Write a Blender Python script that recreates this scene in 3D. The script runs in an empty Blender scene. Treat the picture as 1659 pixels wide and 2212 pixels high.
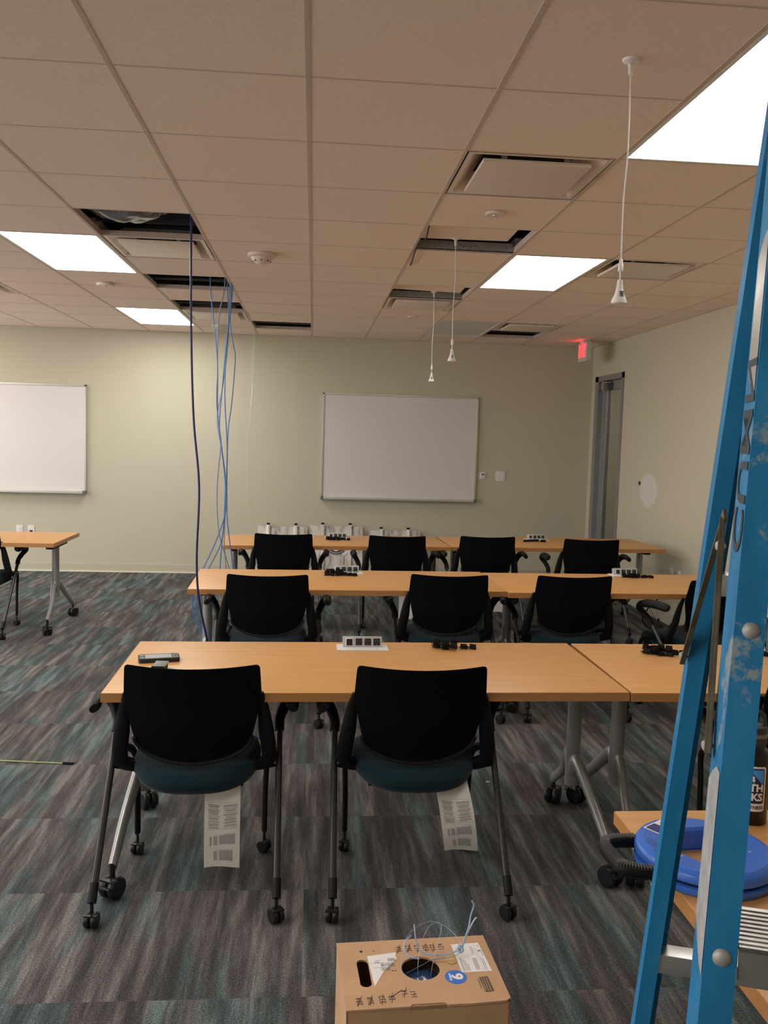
import bpy, bmesh, math, random
from mathutils import Vector, Matrix, Euler
random.seed(7)
PI = math.pi
SC = bpy.context.scene
C = SC.collection

# ------------------------------------------------------------------ camera
def make_camera():
    pitch, roll, yaw, H, f = -.0871, .0283, .0836, 1.66, 1872.0
    cy, sy, cp, sp = math.cos(yaw), math.sin(yaw), math.cos(pitch), math.sin(pitch)
    fwd = Vector((sy*cp, cy*cp, sp)); right = Vector((cy, -sy, 0)); up = right.cross(fwd)
    cr, sr = math.cos(roll), math.sin(roll)
    r2 = cr*right + sr*up; u2 = -sr*right + cr*up
    cd = bpy.data.cameras.new('camera'); co = bpy.data.objects.new('camera', cd); C.objects.link(co)
    m = Matrix((r2, u2, -fwd)).transposed().to_4x4(); m.translation = (0, 0, H)
    co.matrix_world = m
    cd.sensor_fit = 'VERTICAL'; cd.sensor_height = 36.0; cd.sensor_width = 27.0
    cd.lens = f*36.0/2212.0; cd.clip_start = .05
    SC.camera = co
make_camera()
WORLD = 3.0
w = bpy.data.worlds.new('world'); SC.world = w; w.use_nodes = True
w.node_tree.nodes['Background'].inputs[0].default_value = (1.0, .93, .89, 1)
w.node_tree.nodes['Background'].inputs[1].default_value = WORLD
SC.view_settings.view_transform = 'Standard'; SC.view_settings.look = 'None'
SC.view_settings.gamma = 1; SC.view_settings.exposure = 0.0; SC.view_settings.use_curve_mapping = False
SC.cycles.use_denoising = True
SC.cycles.max_bounces = 10; SC.cycles.diffuse_bounces = 6
SC.cycles.sample_clamp_indirect = 6
LIGHT, LIGHT_LEFT = 7.5, 15.5            # troffer lens radiance
LIGHT_COL = (1.0, .965, .92, 1)

# ------------------------------------------------------------------ materials
def nt(name):
    m = bpy.data.materials.new(name); m.use_nodes = True
    n = m.node_tree; return m, n.nodes, n.links, n.nodes['Principled BSDF']
def mat(name, col, rough=.5, metal=0.0, spec=.5, bump=0, bscale=200, var=0, vscale=6, emit=None, es=0, coat=0, trans=0, sheen=0):
    m, N, L, b = nt(name)
    b.inputs['Base Color'].default_value = (*col, 1)
    b.inputs['Roughness'].default_value = rough; b.inputs['Metallic'].default_value = metal
    b.inputs['Specular IOR Level'].default_value = spec
    b.inputs['Coat Weight'].default_value = coat; b.inputs['Transmission Weight'].default_value = trans
    b.inputs['Sheen Weight'].default_value = sheen
    if emit: b.inputs['Emission Color'].default_value = (*emit, 1); b.inputs['Emission Strength'].default_value = es
    if bump or var:
        tc = N.new('ShaderNodeTexCoord')
    if bump:
        no = N.new('ShaderNodeTexNoise'); no.inputs['Scale'].default_value = bscale; no.inputs['Detail'].default_value = 3
        L.new(tc.outputs['Object'], no.inputs['Vector'])
        bp = N.new('ShaderNodeBump'); bp.inputs['Strength'].default_value = bump; bp.inputs['Distance'].default_value = .002
        L.new(no.outputs[0], bp.inputs['Height']); L.new(bp.outputs[0], b.inputs['Normal'])
    if var:
        no = N.new('ShaderNodeTexNoise'); no.inputs['Scale'].default_value = vscale; no.inputs['Detail'].default_value = 4
        L.new(tc.outputs['Object'], no.inputs['Vector'])
        r = N.new('ShaderNodeMapRange'); r.inputs[1].default_value = .3; r.inputs[2].default_value = .7
        r.inputs[3].default_value = 1-var; r.inputs[4].default_value = 1+var*.4
        L.new(no.outputs[0], r.inputs[0])
        mx = N.new('ShaderNodeVectorMath'); mx.operation = 'SCALE'; mx.inputs[0].default_value = col
        L.new(r.outputs[0], mx.inputs['Scale']); L.new(mx.outputs[0], b.inputs['Base Color'])
    return m
def math_node(N, L, op, a, b=None, c=None):
    n = N.new('ShaderNodeMath'); n.operation = op
    for i, v in enumerate((a, b, c)):
        if v is None: continue
        if isinstance(v, (int, float)): n.inputs[i].default_value = v
        else: L.new(v, n.inputs[i])
    return n.outputs[0]
def ramp(N, L, fac, stops):
    r = N.new('ShaderNodeValToRGB'); e = r.color_ramp.elements
    while len(e) < len(stops): e.new(.5)
    for s, (p, c) in zip(e, stops): s.position = p; s.color = (*c, 1)
    L.new(fac, r.inputs[0]); return r.outputs[0]

def carpet_material():
    m, N, L, b = nt('carpet')
    b.inputs['Roughness'].default_value = .95; b.inputs['Specular IOR Level'].default_value = .12
    g = N.new('ShaderNodeNewGeometry'); s = N.new('ShaderNodeSeparateXYZ'); L.new(g.outputs['Position'], s.inputs[0])
    x, y = s.outputs[0], s.outputs[1]
    M = lambda op, a, b=None, c=None: math_node(N, L, op, a, b, c)
    tx = M('FLOOR', M('DIVIDE', x, .61)); 
    ty = M('FLOOR', M('ADD', M('DIVIDE', y, .61), M('MULTIPLY', tx, .0)))
    cv = N.new('ShaderNodeCombineXYZ'); L.new(tx, cv.inputs[0]); L.new(ty, cv.inputs[1])
    wn = N.new('ShaderNodeTexWhiteNoise'); wn.noise_dimensions = '2D'; L.new(cv.outputs[0], wn.inputs['Vector'])
    rnd = wn.outputs['Value']
    sv = N.new('ShaderNodeCombineXYZ'); L.new(M('MULTIPLY', x, 19), sv.inputs[0]); L.new(M('MULTIPLY', y, 1.5), sv.inputs[1]); L.new(M('MULTIPLY', rnd, 37), sv.inputs[2])
    n1 = N.new('ShaderNodeTexNoise'); n1.inputs['Scale'].default_value = 1; n1.inputs['Detail'].default_value = 5; n1.inputs['Roughness'].default_value = .66; L.new(sv.outputs[0], n1.inputs['Vector'])
    # teal amount: broad streaky patches plus a tile by tile offset
    tv = N.new('ShaderNodeCombineXYZ'); L.new(M('MULTIPLY', x, 7), tv.inputs[0]); L.new(M('MULTIPLY', y, 1.1), tv.inputs[1]); L.new(M('MULTIPLY', rnd, 9), tv.inputs[2])
    n2 = N.new('ShaderNodeTexNoise'); n2.inputs['Scale'].default_value = 1; n2.inputs['Detail'].default_value = 3; L.new(tv.outputs[0], n2.inputs['Vector'])
    teal = M('ADD', n2.outputs[0], M('MULTIPLY', M('SUBTRACT', rnd, .5), .10))
    r = N.new('ShaderNodeMapRange'); r.inputs[1].default_value = .49; r.inputs[2].default_value = .58; r.clamp = True; L.new(teal, r.inputs[0])
    ca = ramp(N, L, n1.outputs[0], [(.36, (.055, .051, .051)), (.47, (.088, .080, .080)), (.55, (.128, .117, .114)), (.64, (.205, .192, .186))])
    cb = ramp(N, L, n1.outputs[0], [(.36, (.048, .057, .057)), (.47, (.070, .088, .088)), (.55, (.098, .130, .131)), (.64, (.150, .198, .197))])
    mx = N.new('ShaderNodeMix'); mx.data_type = 'RGBA'; L.new(r.outputs[0], mx.inputs[0]); L.new(ca, mx.inputs[6]); L.new(cb, mx.inputs[7])
    # yarn speckle
    wv = N.new('ShaderNodeTexNoise'); wv.inputs['Scale'].default_value = 190; wv.inputs['Detail'].default_value = 2; L.new(g.outputs['Position'], wv.inputs['Vector'])
    wr = N.new('ShaderNodeMapRange'); wr.inputs[1].default_value = .3; wr.inputs[2].default_value = .7; wr.inputs[3].default_value = .5; wr.inputs[4].default_value = 1.5; L.new(wv.outputs[0], wr.inputs[0])
    vm = N.new('ShaderNodeVectorMath'); vm.operation = 'SCALE'; L.new(mx.outputs[2], vm.inputs[0]); L.new(wr.outputs[0], vm.inputs['Scale'])
    L.new(vm.outputs[0], b.inputs['Base Color'])
    bp = N.new('ShaderNodeBump'); bp.inputs['Strength'].default_value = .5; bp.inputs['Distance'].default_value = .003; L.new(wv.outputs[0], bp.inputs['Height']); L.new(bp.outputs[0], b.inputs['Normal'])
    return m
def wood_material(name='beech_laminate', a=(.60, .305, .100), c=(.665, .355, .125)):
    m, N, L, b = nt(name)
    b.inputs['Roughness'].default_value = .38; b.inputs['Specular IOR Level'].default_value = .45
    tc = N.new('ShaderNodeTexCoord'); mp = N.new('ShaderNodeMapping'); mp.inputs['Scale'].default_value = (1.6, 34, 34)
    oi = N.new('ShaderNodeObjectInfo'); 
    L.new(tc.outputs['Object'], mp.inputs[0]); cmb = N.new('ShaderNodeCombineXYZ'); L.new(math_node(N, L, 'MULTIPLY', oi.outputs['Random'], 20), cmb.inputs[0]); L.new(cmb.outputs[0], mp.inputs['Location'])
    n = N.new('ShaderNodeTexNoise'); n.inputs['Scale'].default_value = 1.6; n.inputs['Detail'].default_value = 6; n.inputs['Distortion'].default_value = .8
    L.new(mp.outputs[0], n.inputs['Vector'])
    L.new(ramp(N, L, n.outputs[0], [(.35, a), (.52, tuple((p+q)/2 for p, q in zip(a, c))), (.68, c)]), b.inputs['Base Color'])
    return m
def wall_material(name, col, patch=False):
    m, N, L, b = nt(name)
    b.inputs['Roughness'].default_value = .75; b.inputs['Specular IOR Level'].default_value = .2
    g = N.new('ShaderNodeNewGeometry')
    n = N.new('ShaderNodeTexNoise'); n.inputs['Scale'].default_value = 90; L.new(g.outputs['Position'], n.inputs['Vector'])
    bp = N.new('ShaderNodeBump'); bp.inputs['Strength'].default_value = .12; bp.inputs['Distance'].default_value = .002; L.new(n.outputs[0], bp.inputs['Height']); L.new(bp.outputs[0], b.inputs['Normal'])
    b.inputs['Base Color'].default_value = (*col, 1)
    if patch:   # spackle patch and a scuff on the right wall
        s = N.new('ShaderNodeSeparateXYZ'); L.new(g.outputs['Position'], s.inputs[0])
        M = lambda op, a, b=None, c=None: math_node(N, L, op, a, b, c)
        n3 = N.new('ShaderNodeTexNoise'); n3.inputs['Scale'].default_value = 9; L.new(g.outputs['Position'], n3.inputs['Vector'])
        dy = M('DIVIDE', M('SUBTRACT', s.outputs[1], 8.29), .26); dz = M('DIVIDE', M('SUBTRACT', s.outputs[2], 1.20), .20)
        d = M('ADD', M('ADD', M('MULTIPLY', dy, dy), M('MULTIPLY', dz, dz)), M('MULTIPLY', n3.outputs[0], .8))
        r = N.new('ShaderNodeMapRange'); r.inputs[1].default_value = 1.25; r.inputs[2].default_value = .95; r.inputs[3].default_value = 0; r.inputs[4].default_value = .75; L.new(d, r.inputs[0])
        mx = N.new('ShaderNodeMix'); mx.data_type = 'RGBA'; L.new(r.outputs[0], mx.inputs[0]); mx.inputs[6].default_value = (*col, 1); mx.inputs[7].default_value = (.70, .68, .66, 1)
        ey = M('DIVIDE', M('SUBTRACT', s.outputs[1], 8.53), .035); ez = M('DIVIDE', M('SUBTRACT', s.outputs[2], 1.26), .022)
        e = M('LESS_THAN', M('ADD', M('MULTIPLY', ey, ey), M('MULTIPLY', ez, ez)), 1)
        m2 = N.new('ShaderNodeMix'); m2.data_type = 'RGBA'; L.new(e, m2.inputs[0]); L.new(mx.outputs[2], m2.inputs[6]); m2.inputs[7].default_value = (.08, .07, .06, 1)
        L.new(m2.outputs[2], b.inputs['Base Color'])
    return m
def fiberglass_material():
    m, N, L, b = nt('blue_fiberglass')
    b.inputs['Roughness'].default_value = .5; b.inputs['Specular IOR Level'].default_value = .3
    tc = N.new('ShaderNodeTexCoord'); mp = N.new('ShaderNodeMapping'); mp.inputs['Scale'].default_value = (14, 14, 2.2)
    L.new(tc.outputs['Object'], mp.inputs[0])
    n = N.new('ShaderNodeTexNoise'); n.inputs['Scale'].default_value = 1.3; n.inputs['Detail'].default_value = 8; n.inputs['Roughness'].default_value = .68
    L.new(mp.outputs[0], n.inputs['Vector'])
    c1 = ramp(N, L, n.outputs[0], [(.3, (.011, .155, .34)), (.5, (.015, .20, .43)), (.64, (.028, .24, .49)), (.72, (.08, .29, .47))])
    n2 = N.new('ShaderNodeTexNoise'); n2.inputs['Scale'].default_value = 5.2; n2.inputs['Detail'].default_value = 9; n2.inputs['Roughness'].default_value = .72; L.new(tc.outputs['Object'], n2.inputs['Vector'])
    r = N.new('ShaderNodeMapRange'); r.inputs[1].default_value = .60; r.inputs[2].default_value = .64; L.new(n2.outputs[0], r.inputs[0])
    mx = N.new('ShaderNodeMix'); mx.data_type = 'RGBA'; L.new(r.outputs[0], mx.inputs[0]); L.new(c1, mx.inputs[6]); mx.inputs[7].default_value = (.26, .34, .36, 1)
    L.new(mx.outputs[2], b.inputs['Base Color'])
    return m
def board_wash_material():
    m, N, L, b = nt('whitewashed_boards')
    b.inputs['Roughness'].default_value = .8
    tc = N.new('ShaderNodeTexCoord'); mp = N.new('ShaderNodeMapping'); mp.inputs['Scale'].default_value = (30, 30, 3)
    L.new(tc.outputs['Object'], mp.inputs[0])
    n = N.new('ShaderNodeTexNoise'); n.inputs['Scale'].default_value = 1; n.inputs['Detail'].default_value = 6; L.new(mp.outputs[0], n.inputs['Vector'])
    L.new(ramp(N, L, n.outputs[0], [(.33, (.22, .20, .17)), (.45, (.50, .47, .42)), (.6, (.66, .63, .57))]), b.inputs['Base Color'])
    return m
def aluminium_material(name='brushed_aluminium', col=(.62, .62, .60), rough=.34):
    m, N, L, b = nt(name)
    b.inputs['Metallic'].default_value = .9; b.inputs['Base Color'].default_value = (*col, 1)
    tc = N.new('ShaderNodeTexCoord'); n = N.new('ShaderNodeTexNoise'); n.inputs['Scale'].default_value = 30; n.inputs['Detail'].default_value = 5
    L.new(tc.outputs['Object'], n.inputs['Vector'])
    r = N.new('ShaderNodeMapRange'); r.inputs[3].default_value = rough-.1; r.inputs[4].default_value = rough+.18; L.new(n.outputs[0], r.inputs[0]); L.new(r.outputs[0], b.inputs['Roughness'])
    return m

WOOD = wood_material(); WOODE = wood_material('beech_edge', (.42, .20, .068), (.48, .235, .085))
CARPET = carpet_material()
WALL = wall_material('wall_paint', (.575, .55, .425)); WALLR = wall_material('wall_paint_right', (.575, .55, .425), True)
M = dict(
 tile=mat('ceiling_tile', (.93, .80, .695), .9, spec=.1, bump=.25, bscale=160, var=.05, vscale=60),
 tee=mat('ceiling_tee', (.62, .52, .44), .6, spec=.3),
 troffer=mat('troffer_enamel', (.82, .80, .76), .4),
 lens_off=mat('unlit_lens', (.62, .64, .64), .28, spec=.6),
 glow_left=mat('lit_lens_left', (1, 1, 1), .5, emit=LIGHT_COL[:3], es=LIGHT_LEFT),
 glow=mat('lit_lens', (1, 1, 1), .5, emit=LIGHT_COL[:3], es=LIGHT),
 diffw=mat('diffuser_enamel', (.80, .70, .615), .35),
 dark=mat('plenum_dark', (.03, .032, .04), .9),
 shsteel=mat('shaded_steel', (.05, .052, .06), .6, metal=.3), steel=mat('galvanised_steel', (.45, .44, .42), .5, metal=.35, var=.2, vscale=30),  # first steel is darkened to carry the shade above the open bays
 foil=mat('plastic_duct_wrap', (.16, .17, .19), .10, spec=.8, bump=1.0, bscale=22),
 frame=mat('board_frame', (.62, .62, .58), .35, metal=.5),
 wb=mat('whiteboard_surface', (.74, .70, .69), .22, spec=.5),
 black=mat('black_plastic', (.0055, .0055, .006), .55, spec=.25),
 blackm=mat('black_mesh_fabric', (.0035, .004, .005), .9, spec=.10, bump=.35, bscale=500),
 lip=mat('back_lower_pad', (.009, .009, .0095), .7, spec=.3),
 tube=mat('dark_chrome_tube', (.035, .035, .036), .28, metal=.35, spec=.6),
 teal=mat('teal_seat_fabric', (.0045, .022, .031), .9, spec=.15, bump=.5, bscale=420, sheen=.15),
 silver=mat('silver_paint', (.36, .36, .35), .38, metal=.55),
 rubber=mat('caster_black', (.010, .010, .011), .4, spec=.45),
 paper=mat('white_paper', (.78, .76, .72), .8, var=.06, vscale=20),
 ink=mat('grey_print', (.22, .21, .21), .8), inkd=mat('dark_print', (.035, .03, .03), .8),
 white=mat('white_plastic', (.78, .77, .74), .4), cream=mat('cream_cove', (.74, .71, .60), .6),
 base=mat('baseboard_vinyl', (.52, .485, .38), .6), alum=aluminium_material(), frame_al=mat('door_frame_paint', (.30, .30, .31), .4, metal=.3),
 darkal=mat('closer_bronze', (.12, .115, .11), .35, metal=.5),
 glass=mat('door_glass', (.95, .97, .95), .03, trans=1.0),
 blueg=fiberglass_material(), brass=mat('weathered_brace', (.20, .165, .10), .45, metal=.6, var=.35, vscale=25),
 scuff=mat('scuffed_grey', (.45, .46, .47), .5, var=.3, vscale=40),
 tape=mat('blue_plastic', (.045, .17, .66), .3, spec=.5), tapeb=mat('blue_plastic_relief', (.03, .12, .50), .35),
 ribs=mat('worn_rib', (.11, .105, .10), .5),
 cardboard=mat('cardboard', (.58, .36, .21), .85, spec=.15, var=.08, vscale=9), cardin=mat('cardboard_inside', (.36, .22, .12), .9),
 void=mat('box_inside_shade', (.012, .012, .014), .9), cablefoil=mat('cable_coil_wrap', (.03, .07, .16), .15, spec=.9, bump=.9, bscale=40),
 twine=mat('blue_ribbon_twine', (.42, .52, .72), .22, spec=.6), stblue=mat('sticker_blue', (.02, .16, .66), .45), stw=mat('sticker_white', (.85, .82, .79), .5),
 tan=mat('torn_tape', (.55, .36, .13), .3), barc=mat('printed_bar', (.12, .08, .055), .7),
 cdark=mat('navy_cable', (.010, .016, .11), .4), cblue=mat('light_blue_cable', (.07, .20, .50), .4), cgrey=mat('grey_blue_cable', (.20, .26, .36), .45), string=mat('white_string', (.62, .60, .52), .7),
 mic=mat('mic_white', (.86, .84, .82), .4), screen=mat('phone_screen', (.09, .09, .08), .3, spec=.4), case=mat('phone_case', (.008, .007, .006), .6), greyp=mat('grey_plastic', (.13, .14, .15), .45),
 red=mat('exit_red', (.5, .01, .01), .5, emit=(1.0, .028, .035), es=3.5), exitw=mat('exit_housing', (.62, .60, .56), .45),
 lime=mat('lime_fiberglass', (.38, .44, .18), .4), navy=mat('label_navy', (.012, .015, .06), .4), sky=mat('label_sky', (.06, .33, .80), .4),
 bottle=mat('bottle_black', (.008, .008, .009), .3, spec=.5), cap=mat('bottle_cap', (.035, .035, .036), .5), band=mat('cap_band', (.20, .20, .20), .35, metal=.4),
 socket=mat('socket_black', (.015, .015, .016), .35), modg=mat('module_grey', (.55, .56, .57), .35, metal=.3), wash=board_wash_material(), ringm=mat('emblem_black', (.03, .03, .03), .5), ringg=mat('emblem_grey', (.42, .42, .40), .5),
 clear=mat('clear_dome', (.85, .86, .84), .08, trans=.9),
)

# ------------------------------------------------------------------ mesh helpers
class MB:
    def __init__(s): s.bm = bmesh.new()
    def box(s, x0, x1, y0, y1, z0, z1, bev=0, mtx=None, seg=2):
        r = bmesh.ops.create_cube(s.bm, size=1)
        vs = r['verts']
        for v in vs: v.co = Vector((x0+(v.co.x+.5)*(x1-x0), y0+(v.co.y+.5)*(y1-y0), z0+(v.co.z+.5)*(z1-z0)))
        if bev:
            es = list({e for v in vs for e in v.link_edges})
            n0 = set(s.bm.verts) - set(vs)
            bmesh.ops.bevel(s.bm, geom=es, offset=bev, segments=seg, profile=.7, affect='EDGES')
            vs = [v for v in s.bm.verts if v not in n0]
        if mtx is not None:
            for v in vs: v.co = mtx @ v.co
        return s
    def tube(s, pts, r, seg=8, cap=True, flat=None):
        pts = [Vector(p) for p in pts]; n = len(pts)
        rr = r if isinstance(r, (list, tuple)) else [r]*n
        rings = []; up = None
        for i, p in enumerate(pts):
            t = (pts[min(i+1, n-1)] - pts[max(i-1, 0)]).normalized()
            if up is None:
                up = Vector((0, 0, 1)) if abs(t.z) < .9 else Vector((1, 0, 0))
            a = t.cross(up).normalized(); up = a.cross(t).normalized()
            fx, fy = flat if flat else (1, 1)
            rings.append([s.bm.verts.new(p + rr[i]*(fx*math.cos(2*PI*k/seg)*a + fy*math.sin(2*PI*k/seg)*up)) for k in range(seg)])
        for i in range(n-1):
            for k in range(seg):
                s.bm.faces.new((rings[i][k], rings[i][(k+1) % seg], rings[i+1][(k+1) % seg], rings[i+1][k]))
        if cap:
            s.bm.faces.new(list(reversed(rings[0]))); s.bm.faces.new(rings[-1])
        return s
    def lathe(s, prof, seg=24, mtx=None):
        rings = []
        for r, z in prof:
            rings.append([s.bm.verts.new((r*math.cos(2*PI*k/seg), r*math.sin(2*PI*k/seg), z)) for k in range(seg)] if r > 1e-5 else [s.bm.verts.new((0, 0, z))])
        for a, b in zip(rings, rings[1:]):
            for k in range(seg):
                k2 = (k+1) % seg
                if len(a) == 1 and len(b) == 1: continue
                if len(a) == 1: s.bm.faces.new((a[0], b[k2], b[k]))
                elif len(b) == 1: s.bm.faces.new((a[k], a[k2], b[0]))
                else: s.bm.faces.new((a[k], a[k2], b[k2], b[k]))
        if mtx is not None:
            for rg in rings:
                for v in rg: v.co = mtx @ v.co
        return s
    def prism(s, outline, z0, z1, mtx=None, holes=()):
        """outline in xy, extruded z0..z1, with optional holes (lists of xy)"""
        loops = [outline] + list(holes); es = []
        bot = []
        for lp in loops:
            vs = [s.bm.verts.new((x, y, z0)) for x, y in lp]; bot.append(vs)
            es += [s.bm.edges.new((vs[i], vs[(i+1) % len(vs)])) for i in range(len(vs))]
        r = bmesh.ops.triangle_fill(s.bm, use_beauty=True, use_dissolve=False, edges=es)
        fs = [f for f in r['geom'] if isinstance(f, bmesh.types.BMFace)]
        mp = {}
        for vs in bot:
            for v in vs: mp[v] = s.bm.verts.new((v.co.x, v.co.y, z1))
        for f in fs: s.bm.faces.new([mp[v] for v in reversed(f.verts)])
        for vs in bot:
            for i in range(len(vs)):
                a, b2 = vs[i], vs[(i+1) % len(vs)]
                s.bm.faces.new((a, b2, mp[b2], mp[a]))
        if mtx is not None:
            for v in list(mp.keys()) + list(mp.values()): v.co = mtx @ v.co
        return s
    def quad(s, a, b, c, d):
        s.bm.faces.new([s.bm.verts.new(p) for p in (a, b, c, d)]); return s
    def done(s, name, m, parent=None, loc=None, rot=None, smooth=40, **props):
        bmesh.ops.recalc_face_normals(s.bm, faces=s.bm.faces)
        me = bpy.data.meshes.new(name); s.bm.to_mesh(me); s.bm.free()
        me.materials.append(m)
        if smooth:
            for p in me.polygons: p.use_smooth = True
            me.set_sharp_from_angle(angle=math.radians(smooth))
        o = bpy.data.objects.new(name, me); C.objects.link(o)
        if parent: o.parent = parent
        if loc: o.location = loc
        if rot: o.rotation_euler = rot
        for k, v in props.items(): o[k] = v
        return o
def thing(name, label, cat, loc=(0, 0, 0), rz=0, group=None):
    o = bpy.data.objects.new(name, None); C.objects.link(o); o.empty_display_size = .1
    o.location = loc; o.rotation_euler = (0, 0, rz); o['label'] = label; o['category'] = cat
    if group: o['group'] = group
    return o
def tag(o, label, cat, group=None):
    o['label'] = label; o['category'] = cat
    if group: o['group'] = group
    return o
def struct(o): o['kind'] = 'structure'; return o
def dup(root, label, loc, rz=0, group=None, skip=()):
    def cp(o, par):
        c = o.copy(); C.objects.link(c)
        if par: c.parent = par; c.matrix_parent_inverse = o.matrix_parent_inverse.copy()
        for ch in list(kids.get(o, ())):
            if ch.name.split('.')[0] in skip: continue
            cp(ch, c)
        return c
    kids = {}
    for o in C.objects:
        if o.parent: kids.setdefault(o.parent, []).append(o)
    r = cp(root, None); r.location = loc; r.rotation_euler = (0, 0, rz); r['label'] = label
    if group: r['group'] = group
    return r
def spline(pts, n=6):
    pts = [Vector(p) for p in pts]; out = []
    P = [2*pts[0]-pts[1]] + pts + [2*pts[-1]-pts[-2]]
    for i in range(1, len(P)-2):
        for k in range(n):
            t = k/n; a, b, c, d = P[i-1], P[i], P[i+1], P[i+2]
            out.append(.5*((2*b)+(c-a)*t+(2*a-5*b+4*c-d)*t*t+(3*b-a-3*c+d)*t**3))
    out.append(pts[-1]); return out
def text_mesh(txt, size, m, name, parent, mtx, depth=.0006, bold=.0, align='CENTER', sx=1.0, **props):
    cu = bpy.data.curves.new(name, 'FONT'); cu.body = txt; cu.size = size; cu.extrude = depth; cu.offset = bold
    cu.align_x = align; cu.align_y = 'CENTER'; cu.resolution_u = 3
    t = bpy.data.objects.new(name, cu); C.objects.link(t)
    dg = bpy.context.evaluated_depsgraph_get(); me = bpy.data.meshes.new_from_object(t.evaluated_get(dg))
    bpy.data.objects.remove(t); bpy.data.curves.remove(cu)
    for v in me.vertices: v.co.x *= sx
    me.transform(mtx); me.materials.clear(); me.materials.append(m)
    o = bpy.data.objects.new(name, me); C.objects.link(o)
    if parent: o.parent = parent
    for k, v in props.items(): o[k] = v
    return o
def rrect(x0, x1, y0, y1, r, n=5):
    out = []
    for cx, cy, a0 in ((x1-r, y1-r, 0), (x0+r, y1-r, PI/2), (x0+r, y0+r, PI), (x1-r, y0+r, 1.5*PI)):
        out += [(cx+r*math.cos(a0+PI/2*k/n), cy+r*math.sin(a0+PI/2*k/n)) for k in range(n+1)]
    return out
def circ(cx, cy, r, n=32, ry=None): return [(cx+r*math.cos(2*PI*k/n), cy+(ry or r)*math.sin(2*PI*k/n)) for k in range(n)]
T = Matrix.Translation
def RX(a): return Matrix.Rotation(a, 4, 'X')
def RY(a): return Matrix.Rotation(a, 4, 'Y')
def RZ(a): return Matrix.Rotation(a, 4, 'Z')

# ------------------------------------------------------------------ room shell
XL, XR, YF, YB, ZC, ZD = -6.4, 3.302, -3.6, 10.196, 2.78, 3.45
TX, TY, GX, GY = .613, .6096, -.0403, 2.8534
gx = lambda i: GX + i*TX
gy = lambda j: GY + j*TY
struct(MB().box(XL-.2, XR+2.2, YF-.2, YB+.2, -.12, 0).done('floor', CARPET))
struct(MB().box(XL-.2, XR+2.0, YB, YB+.15, 0, ZD).done('wall_back', WALL))
struct(MB().box(XL-.2, XR, YF-.15, YF, 0, ZD).done('wall_front', WALL))
q = MB().box(XL-.15, XL, YF, YB, 0, .25).box(XL-.15, XL, YF, YB, ZC-.06, ZD)      # unseen left wall, openings added to let fill light reach the ceiling
for k in range(6): q.box(XL-.15, XL, YF+k*2.72, YF+.15+k*2.72, .25, ZC-.06)
struct(q.done('wall_left', WALL, smooth=0))
DY0, DY1, DZ = 9.11, 10.04, 2.42          # door opening in the right wall
struct(MB().box(XR, XR+.13, YF, DY0, 0, ZD).box(XR, XR+.13, DY1, YB, 0, ZD).box(XR, XR+.13, DY0, DY1, DZ, ZD).done('wall_right', WALLR))
struct(MB().box(XR+1.75, XR+1.9, 7.5, YB, 0, ZC).box(XR+.13, XR+1.75, 7.4, 7.5, 0, ZC).done('wall_corridor', WALL))
struct(MB().box(XR+.13, XR+1.9, 7.4, YB, ZC, ZC+.05).done('ceiling_corridor', M['tile']))
struct(MB().box(XL, XR+.1, YF, YB, ZD, ZD+.1).done('ceiling_deck', M['dark']))
OPEN = {(-2, 3), (-2, 6), (-2, 8), (-1, 10), (1, 3), (1, 6), (3, 10)}
DIFF = [(1, 1), (-2, 4), (-2, 9), (1, 7), (3, 4), (3, 9), (-5, 7)]
LITS = [(-3, 4), (-3, 9), (2, -1), (2, 4), (-3, -1), (-8, 4), (-8, 9), (-8, -1), (-3, -6)]
OFFS = [(2, 9)]
used = set(OPEN) | set(DIFF)
for i, j in LITS + OFFS: used |= {(i, j), (i, j+1)}
b = MB()
I0, I1, J0, J1 = -13, 6, -11, 13
for i in range(I0, I1):
    for j in range(J0, J1):
        if (i, j) in used: continue
        x0, x1, y0, y1 = max(gx(i), XL), min(gx(i+1), XR), max(gy(j), YF), min(gy(j+1), YB)
        if x1-x0 < .01 or y1-y0 < .01: continue
        b.box(x0+.001, x1-.001, y0+.001, y1-.001, ZC+.002, ZC+.018)
struct(b.done('ceiling', M['tile'], smooth=0))
b = MB()
def in_troffer_mid(i, j): return any(i == a and j == c+1 for a, c in LITS+OFFS)
for i in range(I0, I1):
    if XL < gx(i) < XR: b.box(gx(i)-.0075, gx(i)+.0075, YF, YB, ZC, ZC+.035)
for j in range(J0, J1):
    if not YF < gy(j) < YB: continue
    for i in range(I0, I1):
        if in_troffer_mid(i, j): continue
        x0, x1 = max(gx(i), XL), min(gx(i+1), XR)
        if x1 > x0: b.box(x0, x1, gy(j)-.0030, gy(j)+.0030, ZC+.0005, ZC+.032)
b.box(XL, XR, YB-.02, YB, ZC-.002, ZC+.02).box(XR-.02, XR, YF, YB, ZC-.002, ZC+.02)
struct(b.done('trim_1', M['tee'], smooth=0))
# baseboards
struct(MB().box(XL, XR, YB-.008, YB, .016, .100, .003).done('baseboard_back', M['base']))
struct(MB().box(XL, XR, YB-.028, YB, 0, .016, .006).done('trim_2', M['cream']))
struct(MB().box(XR-.008, XR, YF, DY0-.05, .0, .100, .003).done('baseboard_right', M['base']))

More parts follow.
